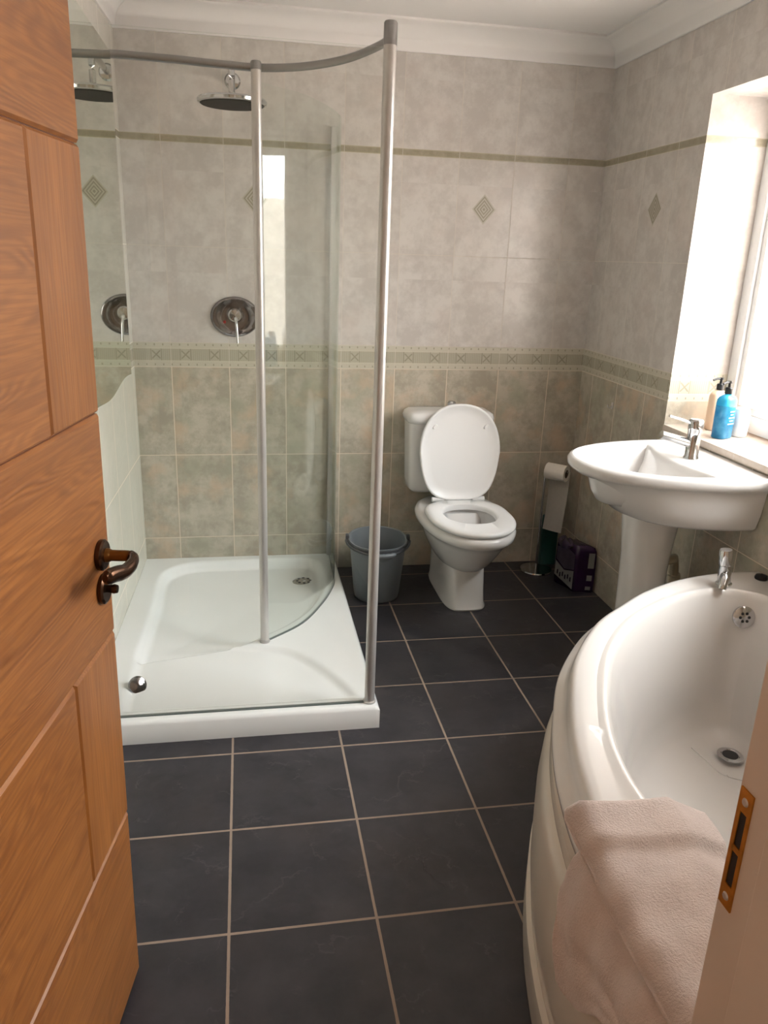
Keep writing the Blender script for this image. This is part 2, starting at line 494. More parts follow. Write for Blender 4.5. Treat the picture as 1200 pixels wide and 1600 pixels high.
# door lining: right jamb with stop, left jamb, head
bm = bmesh.new()
box(bm, DX1, DX1+0.034, YF-0.13, YF, 0, 2.03, 0.002)
box(bm, DX1-0.012, DX1+0.001, YF-0.13, YF-0.053, 0, 2.0, 0.002)
jr = struct(obj('trim_4', bm, MTRIM, smooth=False), 'painted door jamb with a brass keep')
bm = bmesh.new()
box(bm, DX0-0.03, DX0, YF-0.13, YF, 0, 2.03, 0.002); box(bm, DX0, DX1, YF-0.13, YF, 2.0, 2.03, 0.002)
struct(obj('trim_5', bm, MTRIM, smooth=False))
# strike plate on jamb
bm = bmesh.new()
ys, yw = YF-0.0035, 0.017
for (a, b_, c, d_) in ((0.93, 0.953, 0, 1), (1.029, 1.051, 0, 1), (0.953, 1.029, 0, 0.26), (0.953, 1.029, 0.78, 1), (0.988, 0.994, 0.2, 0.8)):
    box(bm, DX1-0.0016, DX1+0.001, ys-yw*d_, ys-yw*c, a, b_)
sp_ = obj('strike_plate', bm, MBRASS, jr, smooth=False); sp_['label'] = 'brass strike plate with two openings'
bm = bmesh.new(); box(bm, DX1-0.0006, DX1+0.0008, ys-yw*0.8, ys-yw*0.24, 0.952, 1.03); obj('keep_hole', bm, MDARK, sp_, smooth=False)
for zz in (0.941, 1.04):
    bm = bmesh.new(); lathe(bm, [(0.0, 0.0030), (0.003, 0.0028), (0.0042, 0.0014)], 14, frame_to((DX1, ys-yw*0.5, zz), (-1, 0, 0)), True, False)
    obj('screw', bm, MSAT, sp_)

# window: upvc frame with two lights, sill
win = struct(thing('window_1', 'white framed patterned glass window in a deep tiled reveal', 'window', (XR+0.235, 0, 0)))
del win['category']
bm = bmesh.new()
fx0, fx1 = 0.0, 0.07
fz0 = 0.895
box(bm, fx0, fx1, WY1-0.055, WY1, fz0, WZ1, 0.004); box(bm, fx0, fx1, WY0, WY0+0.055, fz0, WZ1, 0.004)
box(bm, fx0, fx1, WY0+0.05, WY1-0.05, fz0, fz0+0.06, 0.004); box(bm, fx0, fx1, WY0+0.05, WY1-0.05, WZ1-0.055, WZ1, 0.004)
box(bm, fx0, fx1, -1.36, -1.30, fz0+0.05, WZ1-0.05, 0.004)
obj('window_frame', bm, MUPVC, win)
for (a, b_) in ((-1.30, WY1-0.055), (WY0+0.055, -1.36)):
    bm = bmesh.new()
    for (p, q, r_, s_) in ((a, a+0.028, fz0+0.06, WZ1-0.055), (b_-0.028, b_, fz0+0.06, WZ1-0.055), (a+0.02, b_-0.02, fz0+0.06, fz0+0.088), (a+0.02, b_-0.02, WZ1-0.083, WZ1-0.055)):
        box(bm, fx0+0.012, fx0+0.05, p, q, r_, s_, 0.004)
    sh = obj('sash', bm, MUPVC, win)
    bm = bmesh.new(); box(bm, fx0+0.028, fx0+0.034, a+0.022, b_-0.022, fz0+0.08, WZ1-0.075)
    obj('pane', bm, MFROST, sh, smooth=False)
def mk_sill():
    m, nt, b = newmat('marbled_sill_tile')
    vec, X, Y, Z = coords(nt)
    fy = fract((Y+1.28)/0.25); g = (minf(fy, 1-fy)*0.25) < 0.0018
    n = noise(nt, vec, 11, 6, 0.65)
    c = mixc(nt, ramp(n, .35, .65), S(206, 190, 176), S(226, 214, 202))
    c = mixc(nt, g, c, S(226, 218, 208)); nt.links.new(c, b.inputs['Base Color']); b.inputs['Roughness'].default_value = 0.25
    return m
bm = bmesh.new(); box(bm, XR-0.006, XR+0.30, WY0, WY1, WZ0, 0.89, 0.004); so = struct(obj('trim_6', bm, mk_sill()), 'pale tiled window sill')
# outside: neighbouring pale building
bm = bmesh.new(); box(bm, 6.0, 6.3, -8, 5, -1.0, 2.4); nb = obj('neighbour_wall', bm, MBRICK, smooth=False); struct(nb)
bm = bmesh.new(); box(bm, 2.45, 6.0, -8, 5, -1.05, -1.0); struct(obj('ground_outside', bm, plain('pale_paving', S(190, 170, 150), 0.9, 0, 3, 0.2), smooth=False))

# ================================================================== DOOR
ang = math.radians(9.34)
P_edge = Vector((0.2395, -2.218, 0)); DW = 0.838; DT = 0.04
hinge = P_edge-Vector((sin(ang), cos(ang), 0))*DW
door = thing('door_1', 'oak veneer door with grooved panels standing open on the left', 'door', (hinge.x, hinge.y, 0.006))
del door['category']; struct(door)
# local x along the width (hinge -> free edge), local y thickness away from camera side, z up
rz = math.atan2(cos(ang), sin(ang))
door.rotation_euler = (math.radians(0.42), 0, 0)
door.rotation_mode = 'XYZ'
M_d = Matrix.Rotation(rz, 4, 'Z') @ Matrix.Rotation(math.radians(0.42), 4, 'X')
door.rotation_euler = M_d.to_euler()
ZG = [0.0, 0.405, 0.80, 1.201, 1.609, 1.98]
def door_board(name, x0, x1, z0, z1, mat, slant0=0.0, slant1=0.0):
    bm = bmesh.new()
    g = 0.0012
    vs = box(bm, x0+g, x1-g, -0.0, DT, z0+g, z1-g)
    for v in vs:
        if v.co.x > (x0+x1)/2: v.co.x += (slant1 if v.co.z > (z0+z1)/2 else slant0)
    es = [e for e in bm.edges if all(abs(v.co.y) < 1e-6 for v in e.verts)]
    bmesh.ops.bevel(bm, geom=es, offset=0.0045, segments=1, affect='EDGES')
    return obj(name, bm, mat, door, smooth=False)
def dg(x0, x1, z0, z1):
    pass
bm = bmesh.new(); box(bm, 0.004, DW-0.006, 0.006, DT-0.001, 0.003, ZG[-1]-0.003); obj('door_core', bm, MGROOVE, door, smooth=False)
SX = DW-0.195
for i in range(5):
    z0, z1 = ZG[i], ZG[i+1]
    if i in (1, 3):
        door_board('stile_panel', SX, DW, z0, z1, MOAK_V)
        door_board('rail_panel', 0.0, SX, z0, z1, MOAK_H)
    else:
        door_board('rail_panel', 0.0, DW, z0, z1, MOAK_H)
# lever handle and escutcheon (local: x toward free edge; -y is the visible face)
hx, hz = DW-0.050, 0.966
hd = bpy.data.objects.new('door_handle', None); COL.objects.link(hd); hd.parent = door; hd['label'] = 'antique bronze lever handle'
bm = bmesh.new(); lathe(bm, [(0.0, 0.0), (0.026, 0.0), (0.027, 0.002), (0.027, 0.008), (0.024, 0.011), (0.013, 0.012), (0.0, 0.012)], 32, frame_to((hx, 0.0, hz), (0, -1, 0)))
obj('rose', bm, MBRZ, hd)
bm = bmesh.new()
pts = [(hx, -0.010, hz), (hx, -0.03, hz), (hx, -0.046, hz), (hx-0.004, -0.056, hz), (hx-0.014, -0.062, hz-0.001), (hx-0.035, -0.063, hz-0.004), (hx-0.06, -0.060, hz-0.004), (hx-0.085, -0.054, hz+0.002), (hx-0.112, -0.047, hz+0.006)]
cl_ = catmull(pts, 5)
tube(bm, cl_[:16], 0.0098, 18)
lathe(bm, [(0.0125, -0.012), (0.0125, -0.006), (0.0105, -0.002)], 24, frame_to((hx, -0.022, hz), (0, -1, 0)))
obj('handle_neck', bm, MBRZ2, hd)['label'] = 'worn brassy neck'
bm = bmesh.new()
tube(bm, cl_[14:], [0.0098]*4+[0.0105]*6+[0.0112]*8+[0.0118]*(len(cl_)-14-18-3)+[0.011, 0.010, 0.006], 18, True, (0.85, 1.15))
obj('lever', bm, MBRZ, hd)
bm = bmesh.new(); lathe(bm, [(0.0, 0.0), (0.026, 0.0), (0.027, 0.002), (0.027, 0.007), (0.023, 0.010), (0.0, 0.010)], 32, frame_to((hx, 0.0, hz-0.062), (0, -1, 0)))
es_ = obj('escutcheon', bm, MBRZ, door)
bm = bmesh.new()
lathe(bm, [(0.0, 0.0), (0.006, 0.0), (0.007, 0.006), (0.0085, 0.012), (0.007, 0.018), (0.0, 0.0185)], 20, frame_to((hx, -0.009, hz-0.062), (0, -1, 0)))
obj('thumb_turn', bm, MBRZ, es_)

# ================================================================== SHOWER TRAY
TT = 0.076
def inpoly(x, y, P):
    c = False; n = len(P); j = n-1
    for i in range(n):
        if (P[i][1] > y) != (P[j][1] > y) and x < (P[j][0]-P[i][0])*(y-P[i][1])/(P[j][1]-P[i][1])+P[i][0]: c = not c
        j = i
    return c
def sdist(x, y, P):
    d = 1e9; n = len(P)
    for i in range(n):
        ax, ay = P[i][0], P[i][1]; bx, by = P[(i+1) % n][0], P[(i+1) % n][1]
        dx, dy = bx-ax, by-ay; L = dx*dx+dy*dy
        t = 0 if L == 0 else max(0, min(1, ((x-ax)*dx+(y-ay)*dy)/L))
        q = (x-ax-t*dx)**2+(y-ay-t*dy)**2
        if q < d: d = q
    d = math.sqrt(d)
    return d if inpoly(x, y, P) else -d
def sm(t): t = max(0, min(1, t)); return t*t*(3-2*t)
basinA = [tuple(p[:2]) for p in catmull([(0.085, -0.50, 0), (0.082, -0.25, 0), (0.12, -0.13, 0), (0.23, -0.055, 0), (0.45, -0.045, 0), (0.70, -0.045, 0), (0.80, -0.075, 0), (0.835, -0.16, 0), (0.835, -0.30, 0), (0.81, -0.46, 0), (0.74, -0.63, 0), (0.64, -0.76, 0), (0.54, -0.85, 0), (0.47, -0.91, 0), (0.34, -0.95, 0), (0.16, -0.99, 0), (0.075, -1.0, 0), (0.075, -0.8, 0)], 4, True)]
basinB = [tuple(p[:2]) for p in catmull([(0.078, -0.80, 0), (0.15, -0.84, 0), (0.35, -0.88, 0), (0.52, -0.91, 0), (0.62, -0.945, 0), (0.70, -1.03, 0), (0.78, -1.16, 0), (0.84, -1.30, 0), (0.825, -1.325, 0), (0.6, -1.33, 0), (0.3, -1.33, 0), (0.12, -1.33, 0), (0.072, -1.305, 0), (0.074, -1.1, 0)], 4, True)]
bm = bmesh.new()
NX, NY = 120, 180
X0T, X1T, Y0T, Y1T = -0.03, 0.898, -1.39, -0.001
grid = []
for j in range(NY+1):
    row = []
    y = Y0T+(Y1T-Y0T)*j/NY
    xl = lx(y)+0.001
    for i in range(NX+1):
        x = xl+(X1T-xl)*i/NX
        a = sdist(x, y, basinA); b_ = sdist(x, y, basinB)
        dA = 0.038*sm(a/0.045)+0.012*sm((a-0.04)/0.25)
        dB = 0.016*sm(b_/0.035)
        z = TT-max(dA, dB)
        e = min(X1T-x, y-Y0T)
        if e < 0.010: z -= 0.010*(1-math.sqrt(max(0, 1-(1-e/0.010)**2)))
        row.append(bm.verts.new((x, y, z)))
    grid.append(row)
for j in range(NY):
    for i in range(NX): bm.faces.new((grid[j][i], grid[j][i+1], grid[j+1][i+1], grid[j+1][i]))
per = [grid[0][i] for i in range(NX+1)]+[grid[j][NX] for j in range(1, NY+1)]+[grid[NY][i] for i in range(NX-1, -1, -1)]+[grid[j][0] for j in range(NY-1, 0, -1)]
low = [bm.verts.new((v.co.x, v.co.y, 0.0)) for v in per]
ring_faces(bm, per, low)
bm.faces.new(low)
tray = thing('shower_tray', 'low white shower tray with curved basin under the glass screens', 'shower tray', (0, 0, 0))
obj('tray_body', bm, MTRAY, tray, angle=50)
bm = bmesh.new(); dz = 0.027
lathe(bm, [(0.052, dz-0.003), (0.055, dz), (0.052, dz+0.006), (0.04, dz+0.010), (0.018, dz+0.011), (0.0, dz+0.008)], 40, Matrix.Translation((0.735, -0.235, 0)), True)
dr_ = obj('drain_cover', bm, MCHR, tray)
for k in range(8):
    a = 2*PI*k/8
    bm = bmesh.new(); lathe(bm, [(0.0, dz+0.0112), (0.006, dz+0.0115), (0.0065, dz+0.008)], 12, Matrix.Translation((0.735+0.03*cos(a), -0.235+0.03*sin(a), 0)))
    obj('drain_hole', bm, MDARK, dr_)
bm = bmesh.new()
Mx = frame_to((0.112, -1.165, 0.078), (0.45, -0.72, 0.50))
lathe(bm, [(0.0305, -0.006), (0.031, 0.0), (0.028, 0.004), (0.015, 0.007), (0.0, 0.008)], 32, Mx, True)
cp = obj('trap_cap', bm, MCHRD, tray); cp['label'] = 'round chrome cap'

# ================================================================== SHOWER ENCLOSURE
enc = thing('shower_enclosure', 'glass shower enclosure with a flat front screen, curved inner screen and metal posts', 'shower enclosure', (0, 0, TT))
ZT = TT+0.001
def wall_sheet(bm, path, th, z0, z1):
    n = len(path); L = []; R = []
    for i, p in enumerate(path):
        t = (path[min(i+1, n-1)]-path[max(i-1, 0)]); t.z = 0; t.normalize()
        nn = Vector((-t.y, t.x, 0))*th/2
        L.append(p+nn); R.append(p-nn)
    loop = L+R[::-1]
    loft(bm, [[Vector((q.x, q.y, z0)) for q in loop], [Vector((q.x, q.y, z1)) for q in loop]], True, False, False)
    # end caps
    bm.verts.ensure_lookup_table()
    m = len(loop)
    for i in range(n-1):
        for off, fl in ((0, 1), (m, 0)):
            a, b_, c, d_ = (bm.verts[off+i], bm.verts[off+i+1], bm.verts[off+m-2-i], bm.verts[off+m-1-i])
            bm.faces.new((a, b_, c, d_) if fl else (d_, c, b_, a))
def to_local(o, dz):
    for v in o.data.vertices: v.co.z -= dz
cpath = catmull([(0.876, -0.012, 0), (0.873, -0.12, 0), (0.865, -0.32, 0), (0.842, -0.43, 0), (0.785, -0.58, 0), (0.69, -0.755, 0), (0.556, -0.883, 0)], 7)
bm = bmesh.new(); wall_sheet(bm, cpath, 0.006, ZT, 1.96)
g = obj('curved_screen', bm, MGLASS, enc); to_local(g, TT); g['label'] = 'curved clear glass screen'
fpath = [Vector((lx(-1.352)+0.012, -1.352, 0)), Vector((0.4, -1.352, 0)), Vector((0.858, -1.352, 0))]
bm = bmesh.new(); wall_sheet(bm, fpath, 0.008, ZT, 1.975)
g = obj('front_screen', bm, MGLASS2, enc); to_local(g, TT); g['label'] = 'flat clear glass screen along the tray front'
bm = bmesh.new(); wall_sheet(bm, fpath, 0.010, 0.0005, 0.004); obj('bottom_seal', bm, MSEAL, enc)
bm = bmesh.new(); wall_sheet(bm, cpath, 0.008, 0.0005, 0.004); obj('bottom_seal', bm, MSEAL, enc)
def post(x, y, z1, r, cap):
    bm = bmesh.new(); lathe(bm, [(r*1.25, 0.0), (r*1.25, 0.006), (r, 0.008), (r, z1-TT)], 28, Matrix.Translation((x, y, ZT-TT)), True, True)
    o = obj('post', bm, MSAT, enc)
    bm = bmesh.new(); lathe(bm, [(r*1.06, z1-TT-cap), (r*1.06, z1-TT), (r*0.9, z1-TT+0.004)], 28, Matrix.Translation((x, y, 0)), True, True)
    obj('post_cap', bm, MRAIL, o)
post(0.869, -1.351, 2.03, 0.0165, 0.05); post(0.54, -0.893, 2.012, 0.0155, 0.02)
bm = bmesh.new(); box(bm, 0.862, 0.890, -0.028, -0.001, ZT-TT, 1.975-TT, 0.003); obj('wall_channel', bm, MSAT, enc)
bm = bmesh.new()
rp = catmull([(0.869, -1.351, 2.0-TT), (0.858, -1.26, 2.0-TT), (0.80, -1.10, 2.0-TT), (0.724, -0.99, 2.0-TT), (0.64, -0.92, 2.0-TT), (0.54, -0.885, 2.0-TT), (0.42, -0.895, 2.0-TT), (0.30, -0.912, 2.0-TT), (0.15, -0.920, 2.0-TT), (lx(-.92)+0.004, -0.922, 2.0-TT)], 6)
tube(bm, rp, 0.010, 12, True, (0.7, 1.15)); obj('brace_rail', bm, MRAIL, enc)

# ================================================================== SHOWER HEAD + VALVE
sh = thing('overhead_shower', 'round chrome rain shower head on a wall arm above the tray', 'shower head', (0.463, 0, 2.12))
bm = bmesh.new(); lathe(bm, [(0.0, 0.0005), (0.03, 0.0005), (0.032, 0.004), (0.026, 0.010), (0.012, 0.012)], 32, frame_to((0, 0, 0), (0, -1, 0)), False, True); obj('wall_flange', bm, MCHR, sh)
bm = bmesh.new(); tube(bm, catmull([(0, -0.004, 0), (0, -0.16, 0.003), (0, -0.30, 0.0), (0, -0.338, -0.008), (0, -0.35, -0.035), (0, -0.35, -0.10), (0, -0.35, -0.112)], 5), 0.0115, 16); obj('arm', bm, MCHR, sh)
bm = bmesh.new(); Mh = Matrix.Translation((0, -0.35, -0.128))
lathe(bm, [(0.0, -0.012), (0.118, -0.012), (0.125, -0.009), (0.127, 0.0), (0.122, 0.006), (0.06, 0.012), (0.02, 0.018), (0.0, 0.024)], 56, Mh); rose = obj('rose_disc', bm, MCHR, sh)
bm = bmesh.new(); lathe(bm, [(0.0, -0.0150), (0.112, -0.0150), (0.117, -0.0115)], 56, Mh); o = obj('spray_face', bm, MNOZ, rose); o['label'] = 'dark nozzle face'

va = thing('shower_valve', 'oval chrome shower valve with a lever on the wall below the head', 'shower valve', (0.450, 0, 1.200))
bm = bmesh.new()
def oval_lathe(bm, prof, rx, rz, seg=56):
    rings = [[Vector((r*rx*cos(2*PI*i/seg), -d, r*rz*sin(2*PI*i/seg))) for i in range(seg)] for r, d in prof]
    return loft(bm, rings, True, False, True)
oval_lathe(bm, [(1.0, 0.0005), (1.0, 0.006), (0.96, 0.013), (0.88, 0.016), (0.76, 0.013), (0.70, 0.010), (0.4, 0.011), (0.05, 0.012)], 0.106, 0.086)
obj('face_plate', bm, MCHRD, va)
bm = bmesh.new(); lathe(bm, [(0.036, 0.008), (0.036, 0.022), (0.031, 0.030), (0.028, 0.075), (0.022, 0.082), (0.0, 0.084)], 36, frame_to((0, 0, 0.012), (0, -1, 0))); kn = obj('control_knob', bm, MCHR, va)
bm = bmesh.new(); tube(bm, catmull([(0, -0.066, 0.012), (0.004, -0.085, -0.006), (0.007, -0.094, -0.03), (0.009, -0.098, -0.07), (0.011, -0.100, -0.104)], 4), [0.0075]*5+[0.006]*12, 12, True, (1, 0.8)); obj('lever', bm, MCHR, va)
bm = bmesh.new(); lathe(bm, [(0.0, 0.0135), (0.006, 0.013), (0.007, 0.011)], 16, frame_to((-0.045, 0, -0.022), (0, -1, 0))); o = obj('temperature_dot', bm, plain('red_dot', S(150, 20, 24), 0.3), kn)

# ================================================================== MIRROR CABINET on the left wall (seen at a grazing angle)
mc = thing('mirror_cabinet', 'mirror fronted cabinet with a scalloped lower edge on the shower side wall', 'mirror cabinet', (0, 0, 0))
MX = 0.2225
bm = bmesh.new(); vs = box(bm, 0, MX-0.008, -2.08, -1.70, 1.235, 1.80, 0.004)
for v in bm.verts:
    if v.co.x < 0.02: v.co.x = lx(v.co.y)+0.001+v.co.x
obj('cabinet_body', bm, MCAB, mc, smooth=False)
bm = bmesh.new()
botp = []
for k in range(61):
    y = -1.629-(2.11-1.629)*k/60
    s_ = (y+1.629)/-0.481
    botp.append((y, 1.185+0.006*sin(s_*PI*2.4)))
outl = [Vector((0, y, z)) for y, z in botp]+[Vector((0, -2.11, 1.860)), Vector((0, -1.629, 1.862))]
f1 = [bm.verts.new(Vector((MX, p.y, p.z))) for p in outl]; f2 = [bm.verts.new(Vector((MX-0.006, p.y, p.z))) for p in outl]
bm.faces.new(f1); bm.faces.new(f2[::-1]); ring_faces(bm, f1, f2)
o = obj('mirror_door', bm, MMIR, mc, smooth=False)

# ================================================================== TOILET
tl = thing('toilet', 'white close coupled toilet with its lid raised against the cistern', 'toilet', (1.437, 0, 0))
def sup(a, b_, n, seg, cx=0, cy=0, z=0):
    out = []
    for i in range(seg):
        t = 2*PI*i/seg
        c, s_ = cos(t), sin(t)
        out.append(Vector((cx+a*math.copysign(abs(c)**(2/n), c), cy+b_*math.copysign(abs(s_)**(2/n), s_), z)))
    return out
def pan_ring(hw, yb, yf, z, nb=3.0, seg=64, taper=1.0):
    """egg outline: squarer at the back (y=yb), rounded at front (y=yf)"""
    out = []; cy = yb+(yf-yb)*0.42
    for i in range(seg):
        t = 2*PI*i/seg; c, s_ = cos(t), sin(t)
        if s_ >= 0: y = cy+(yb-cy)*abs(s_)**(2/nb); x = hw*math.copysign(abs(c)**(2/nb), c)
        else: y = cy+(yf-cy)*abs(s_)**(2/2.15); x = hw*math.copysign(abs(c)**(2/2.15), c)
        out.append(Vector((x, y, z)))
    return out
bm = bmesh.new()
spec = [(0.06, -0.20, -0.42, 0.150, 2.4), (0.088, -0.15, -0.50, 0.163, 2.4), (0.108, -0.12, -0.555, 0.185, 2.4), (0.132, -0.10, -0.610, 0.225, 2.5), (0.154, -0.09, -0.660, 0.275, 2.6), (0.172, -0.09, -0.697, 0.320, 2.6), (0.182, -0.09, -0.715, 0.342, 2.6), (0.194, -0.09, -0.734, 0.350, 2.6), (0.204, -0.09, -0.748, 0.362, 2.6), (0.206, -0.09, -0.751, 0.380, 2.6), (0.199, -0.095, -0.743, 0.394, 2.6),
        (0.180, -0.10, -0.722, 0.400, 2.6)]
def foot(hw, yf, z, yb=-0.085, n=5): return sup(hw, (yb-yf)/2, n, 56, 0, (yb+yf)/2, z)
loft(bm, [foot(0.096, -0.556, 0.0, n=4), foot(0.098, -0.560, 0.008, n=4), foot(0.090, -0.548, 0.022, n=4.5), foot(0.086, -0.537, 0.08), foot(0.086, -0.525, 0.15), foot(0.090, -0.505, 0.20), foot(0.098, -0.40, 0.30), foot(0.110, -0.35, 0.385)], True, True, True)
rings = [pan_ring(a, b_, c, z, n) for a, b_, c, z, n in spec]
hole = [(0.125, -0.32, -0.625, 0.400), (0.118, -0.33, -0.615, 0.385), (0.122, -0.325, -0.618, 0.36), (0.105, -0.34, -0.58, 0.30), (0.075, -0.36, -0.50, 0.24), (0.05, -0.37, -0.45, 0.22)]
rings += [pan_ring(a, b_, c, z, 2.3) for a, b_, c, z in hole]
loft(bm, rings, True, True, True)
obj('pan', bm, MW, tl, angle=60)
# cistern
bm = bmesh.new()
def cis(hw, y0, y1, z, n=6): return sup(hw, (y0-y1)/2, n, 64, -0.027, (y0+y1)/2, z)
loft(bm, [cis(0.165, -0.015, -0.155, 0.43), cis(0.178, -0.006, -0.168, 0.445), cis(0.182, -0.004, -0.176, 0.48), cis(0.188, -0.004, -0.190, 0.62), cis(0.194, -0.004, -0.195, 0.762)], True, True, True)
obj('cistern', bm, MW, tl, angle=50)
bm = bmesh.new()
loft(bm, [cis(0.196, -0.003, -0.200, 0.760, 5), cis(0.204, -0.003, -0.207, 0.768, 5), cis(0.206, -0.003, -0.209, 0.785, 5), cis(0.200, -0.006, -0.203, 0.803, 5), cis(0.182, -0.02, -0.188, 0.812, 5), cis(0.12, -0.06, -0.14, 0.815, 4)], True, True, True)
cl = obj('cistern_lid', bm, MW, tl, angle=50)
bm = bmesh.new(); lathe(bm, [(0.024, 0.812), (0.024, 0.822), (0.018, 0.830), (0.020, 0.842), (0.014, 0.850), (0.0, 0.852)], 28, Matrix.Translation((-0.012, -0.10, 0)), True); obj('flush_button', bm, MCHR, cl)
# seat ring
bm = bmesh.new()
o1 = lambda e, z: pan_ring(0.184+e, -0.275, -0.735-e, z, 3.0)
i1 = lambda e, z: pan_ring(0.112-e, -0.345, -0.612-0*e, z, 2.3)
loft(bm, [i1(0, 0.402), o1(-0.004, 0.402), o1(0.002, 0.408), o1(0.002, 0.416), o1(-0.006, 0.423), o1(-0.022, 0.426), i1(-0.014, 0.426), i1(-0.004, 0.421), i1(0, 0.412), i1(0, 0.402)], True)
bmesh.ops.remove_doubles(bm, verts=bm.verts[:], dist=1e-5)
obj('seat', bm, MSEAT, tl, angle=60)
# raised lid, tilted back onto cistern
lid = bpy.data.objects.new('lid', None)
bm = bmesh.new()
def lidring(e, d):
    out = []; n = 64; H = 0.437; cz = H*0.50
    for i in range(n):
        t = 2*PI*i/n; c, s_ = cos(t), sin(t)
        if s_ >= 0:
            z = cz+(H-cz-e)*abs(s_)**(2/2.2); x = (0.187-e)*math.copysign(abs(c)**(2/2.25), c)
        else:
            z = cz-(cz-e)*abs(s_)**(2/3.4); x = (0.187-e)*math.copysign(abs(c)**(2/3.4), c)
            x *= 1-0.15*(1-z/cz)
        out.append(Vector((x, d, z)))
    return out
loft(bm, [lidring(0.02, -0.002), lidring(0.006, 0.0), lidring(0, -0.008), lidring(0.0, -0.018), lidring(0.004, -0.022), lidring(0.010, -0.0215), lidring(0.016, -0.016), lidring(0.05, -0.013)], True, True, True)
Mlid = Matrix.Translation((0.0, -0.262, 0.424)) @ Matrix.Rotation(math.radians(-7), 4, 'X')
bmesh.ops.transform(bm, matrix=Mlid, verts=bm.verts[:])
ld = obj('lid', bm, MSEAT, tl, angle=60)
for sx in (-1, 1):
    bm = bmesh.new(); loft(bm, [sup(0.014, 0.008, 2, 20, 0, 0, z*0.009) if k == 0 else sup(0.014*(1-0.25*z), 0.008*(1-0.25*z), 2, 20, 0, 0, z*0.009) for k, z in enumerate((0, 0.6, 1.0))], True, True, True)
    bmesh.ops.transform(bm, matrix=Mlid @ frame_to((sx*0.118, -0.0125, 0.335), (0, -1, 0), (0.7, 0, 0.7)), verts=bm.verts[:])
    obj('buffer', bm, MSEAT, ld)
    bm = bmesh.new(); tube(bm, [(sx*0.095-0.028, -0.268, 0.428), (sx*0.095+0.028, -0.268, 0.428)], 0.012, 18); obj('hinge', bm, MSEAT, tl)

# ================================================================== WASHBASIN on pedestal
wb = thing('washbasin', 'white pedestal washbasin with a chrome mixer tap below the window', 'washbasin', (XR, -1.22, 0))
RZ = 0.858
def dring(depth, hw, z, x0=0.0, seg=72, pw=2.3):
    """D outline: flat against wall at x=x0 (local), bulging to -x"""
    out = []
    for i in range(seg+1):
        t = -PI/2+PI*i/seg
        c, s_ = cos(t), sin(t)
        out.append(Vector((x0-depth*abs(c)**(2/pw), hw*math.copysign(abs(s_)**(2/pw), s_), z)))
    m = 8
    for k in range(1, m):
        out.append(Vector((x0, hw-2*hw*k/m, z)))
    return out
def bowl(e, z, e2=None):
    """bowl opening: segment shape; straight-ish back edge bowed toward the tap; corners sharp"""
    out = []; seg = 72
    ys = 0.232-e; xb = -0.155-e
    for i in range(seg+1):
        t = -PI/2+PI*i/seg
        c, s_ = cos(t), sin(t)
        out.append(Vector((xb-(0.325-e*1.3)*abs(c)**(2/2.2), ys*math.copysign(abs(s_)**(2/2.2), s_), z)))
    m = 8
    for k in range(1, m):
        f = k/m; y = ys-2*ys*f
        out.append(Vector((xb-0.045*(1-(2*f-1)**2), y, z)))
    return out
bm = bmesh.new()
H = 0.285
R_ = [dring(0.27, 0.19, RZ-0.188, -0.012), dring(0.345, 0.228, RZ-0.183, -0.010), dring(0.375, 0.238, RZ-0.172, -0.008), dring(0.415, 0.246, RZ-0.13, -0.004), dring(0.450, 0.250, RZ-0.085, -0.002), dring(0.476, 0.254, RZ-0.052, -0.002), dring(0.492, 0.260, RZ-0.044, -0.002), dring(0.527, 0.278, RZ-0.040, -0.002), dring(0.540, H, RZ-0.026, -0.002), dring(0.541, H+0.001, RZ-0.010, -0.002), dring(0.534, H-0.004, RZ-0.001, -0.002), dring(0.522, H-0.012, RZ+0.002, -0.004), dring(0.508, H-0.024, RZ, -0.02),
      bowl(-0.006, RZ-0.001), bowl(0.004, RZ-0.006), bowl(0.012, RZ-0.02), bowl(0.03, RZ-0.06), bowl(0.07, RZ-0.11), bowl(0.12, RZ-0.14), bowl(0.17, RZ-0.148)]
loft(bm, R_, True, True, True)
obj('basin', bm, MW, wb, angle=55)
bm = bmesh.new()
def dpost(hw, dx, z): return [Vector((-0.235+dx*cos(t)*1.0 if cos(t) < 0 else -0.235+dx*cos(t)*0.9, hw*sin(t), z)) for t in [2*PI*i/48 for i in range(48)]]
loft(bm, [dpost(0.108, 0.098, 0), dpost(0.104, 0.094, 0.02), dpost(0.088, 0.083, 0.10), dpost(0.082, 0.078, 0.30), dpost(0.088, 0.084, 0.52), dpost(0.104, 0.100, 0.672)], True, True, True)
obj('pedestal', bm, MW, wb, angle=60)
bm = bmesh.new(); lathe(bm, [(0.0, 0.003), (0.010, 0.003), (0.012, 0.0)], 20, frame_to((-0.208, 0.062, RZ-0.040), (-0.93, 0, 0.36))); o = obj('overflow_hole', bm, MDARK, wb)
def mixer(bmats, parent, base, scale, lever_dir):
    pass
tp = bpy.data.objects.new('mixer_tap', None); COL.objects.link(tp); tp.parent = wb; tp['label'] = 'chrome mixer tap'; tp.location = (-0.123, 0.0, RZ)
bm = bmesh.new(); lathe(bm, [(0.026, 0.0), (0.026, 0.004), (0.0225, 0.010), (0.0215, 0.08), (0.0225, 0.095), (0.024, 0.100), (0.024, 0.128), (0.020, 0.134), (0.0, 0.135)], 36, Matrix.Rotation(math.radians(0), 4, 'X'), True); obj('tap_body', bm, MCHR, tp)
bm = bmesh.new(); tube(bm, [(-0.005, 0.006, 0.050), (-0.05, 0.012, 0.062), (-0.110, 0.018, 0.078)], [0.020, 0.0185, 0.017], 18, True, (1.0, 0.8)); obj('spout', bm, MCHR, tp)
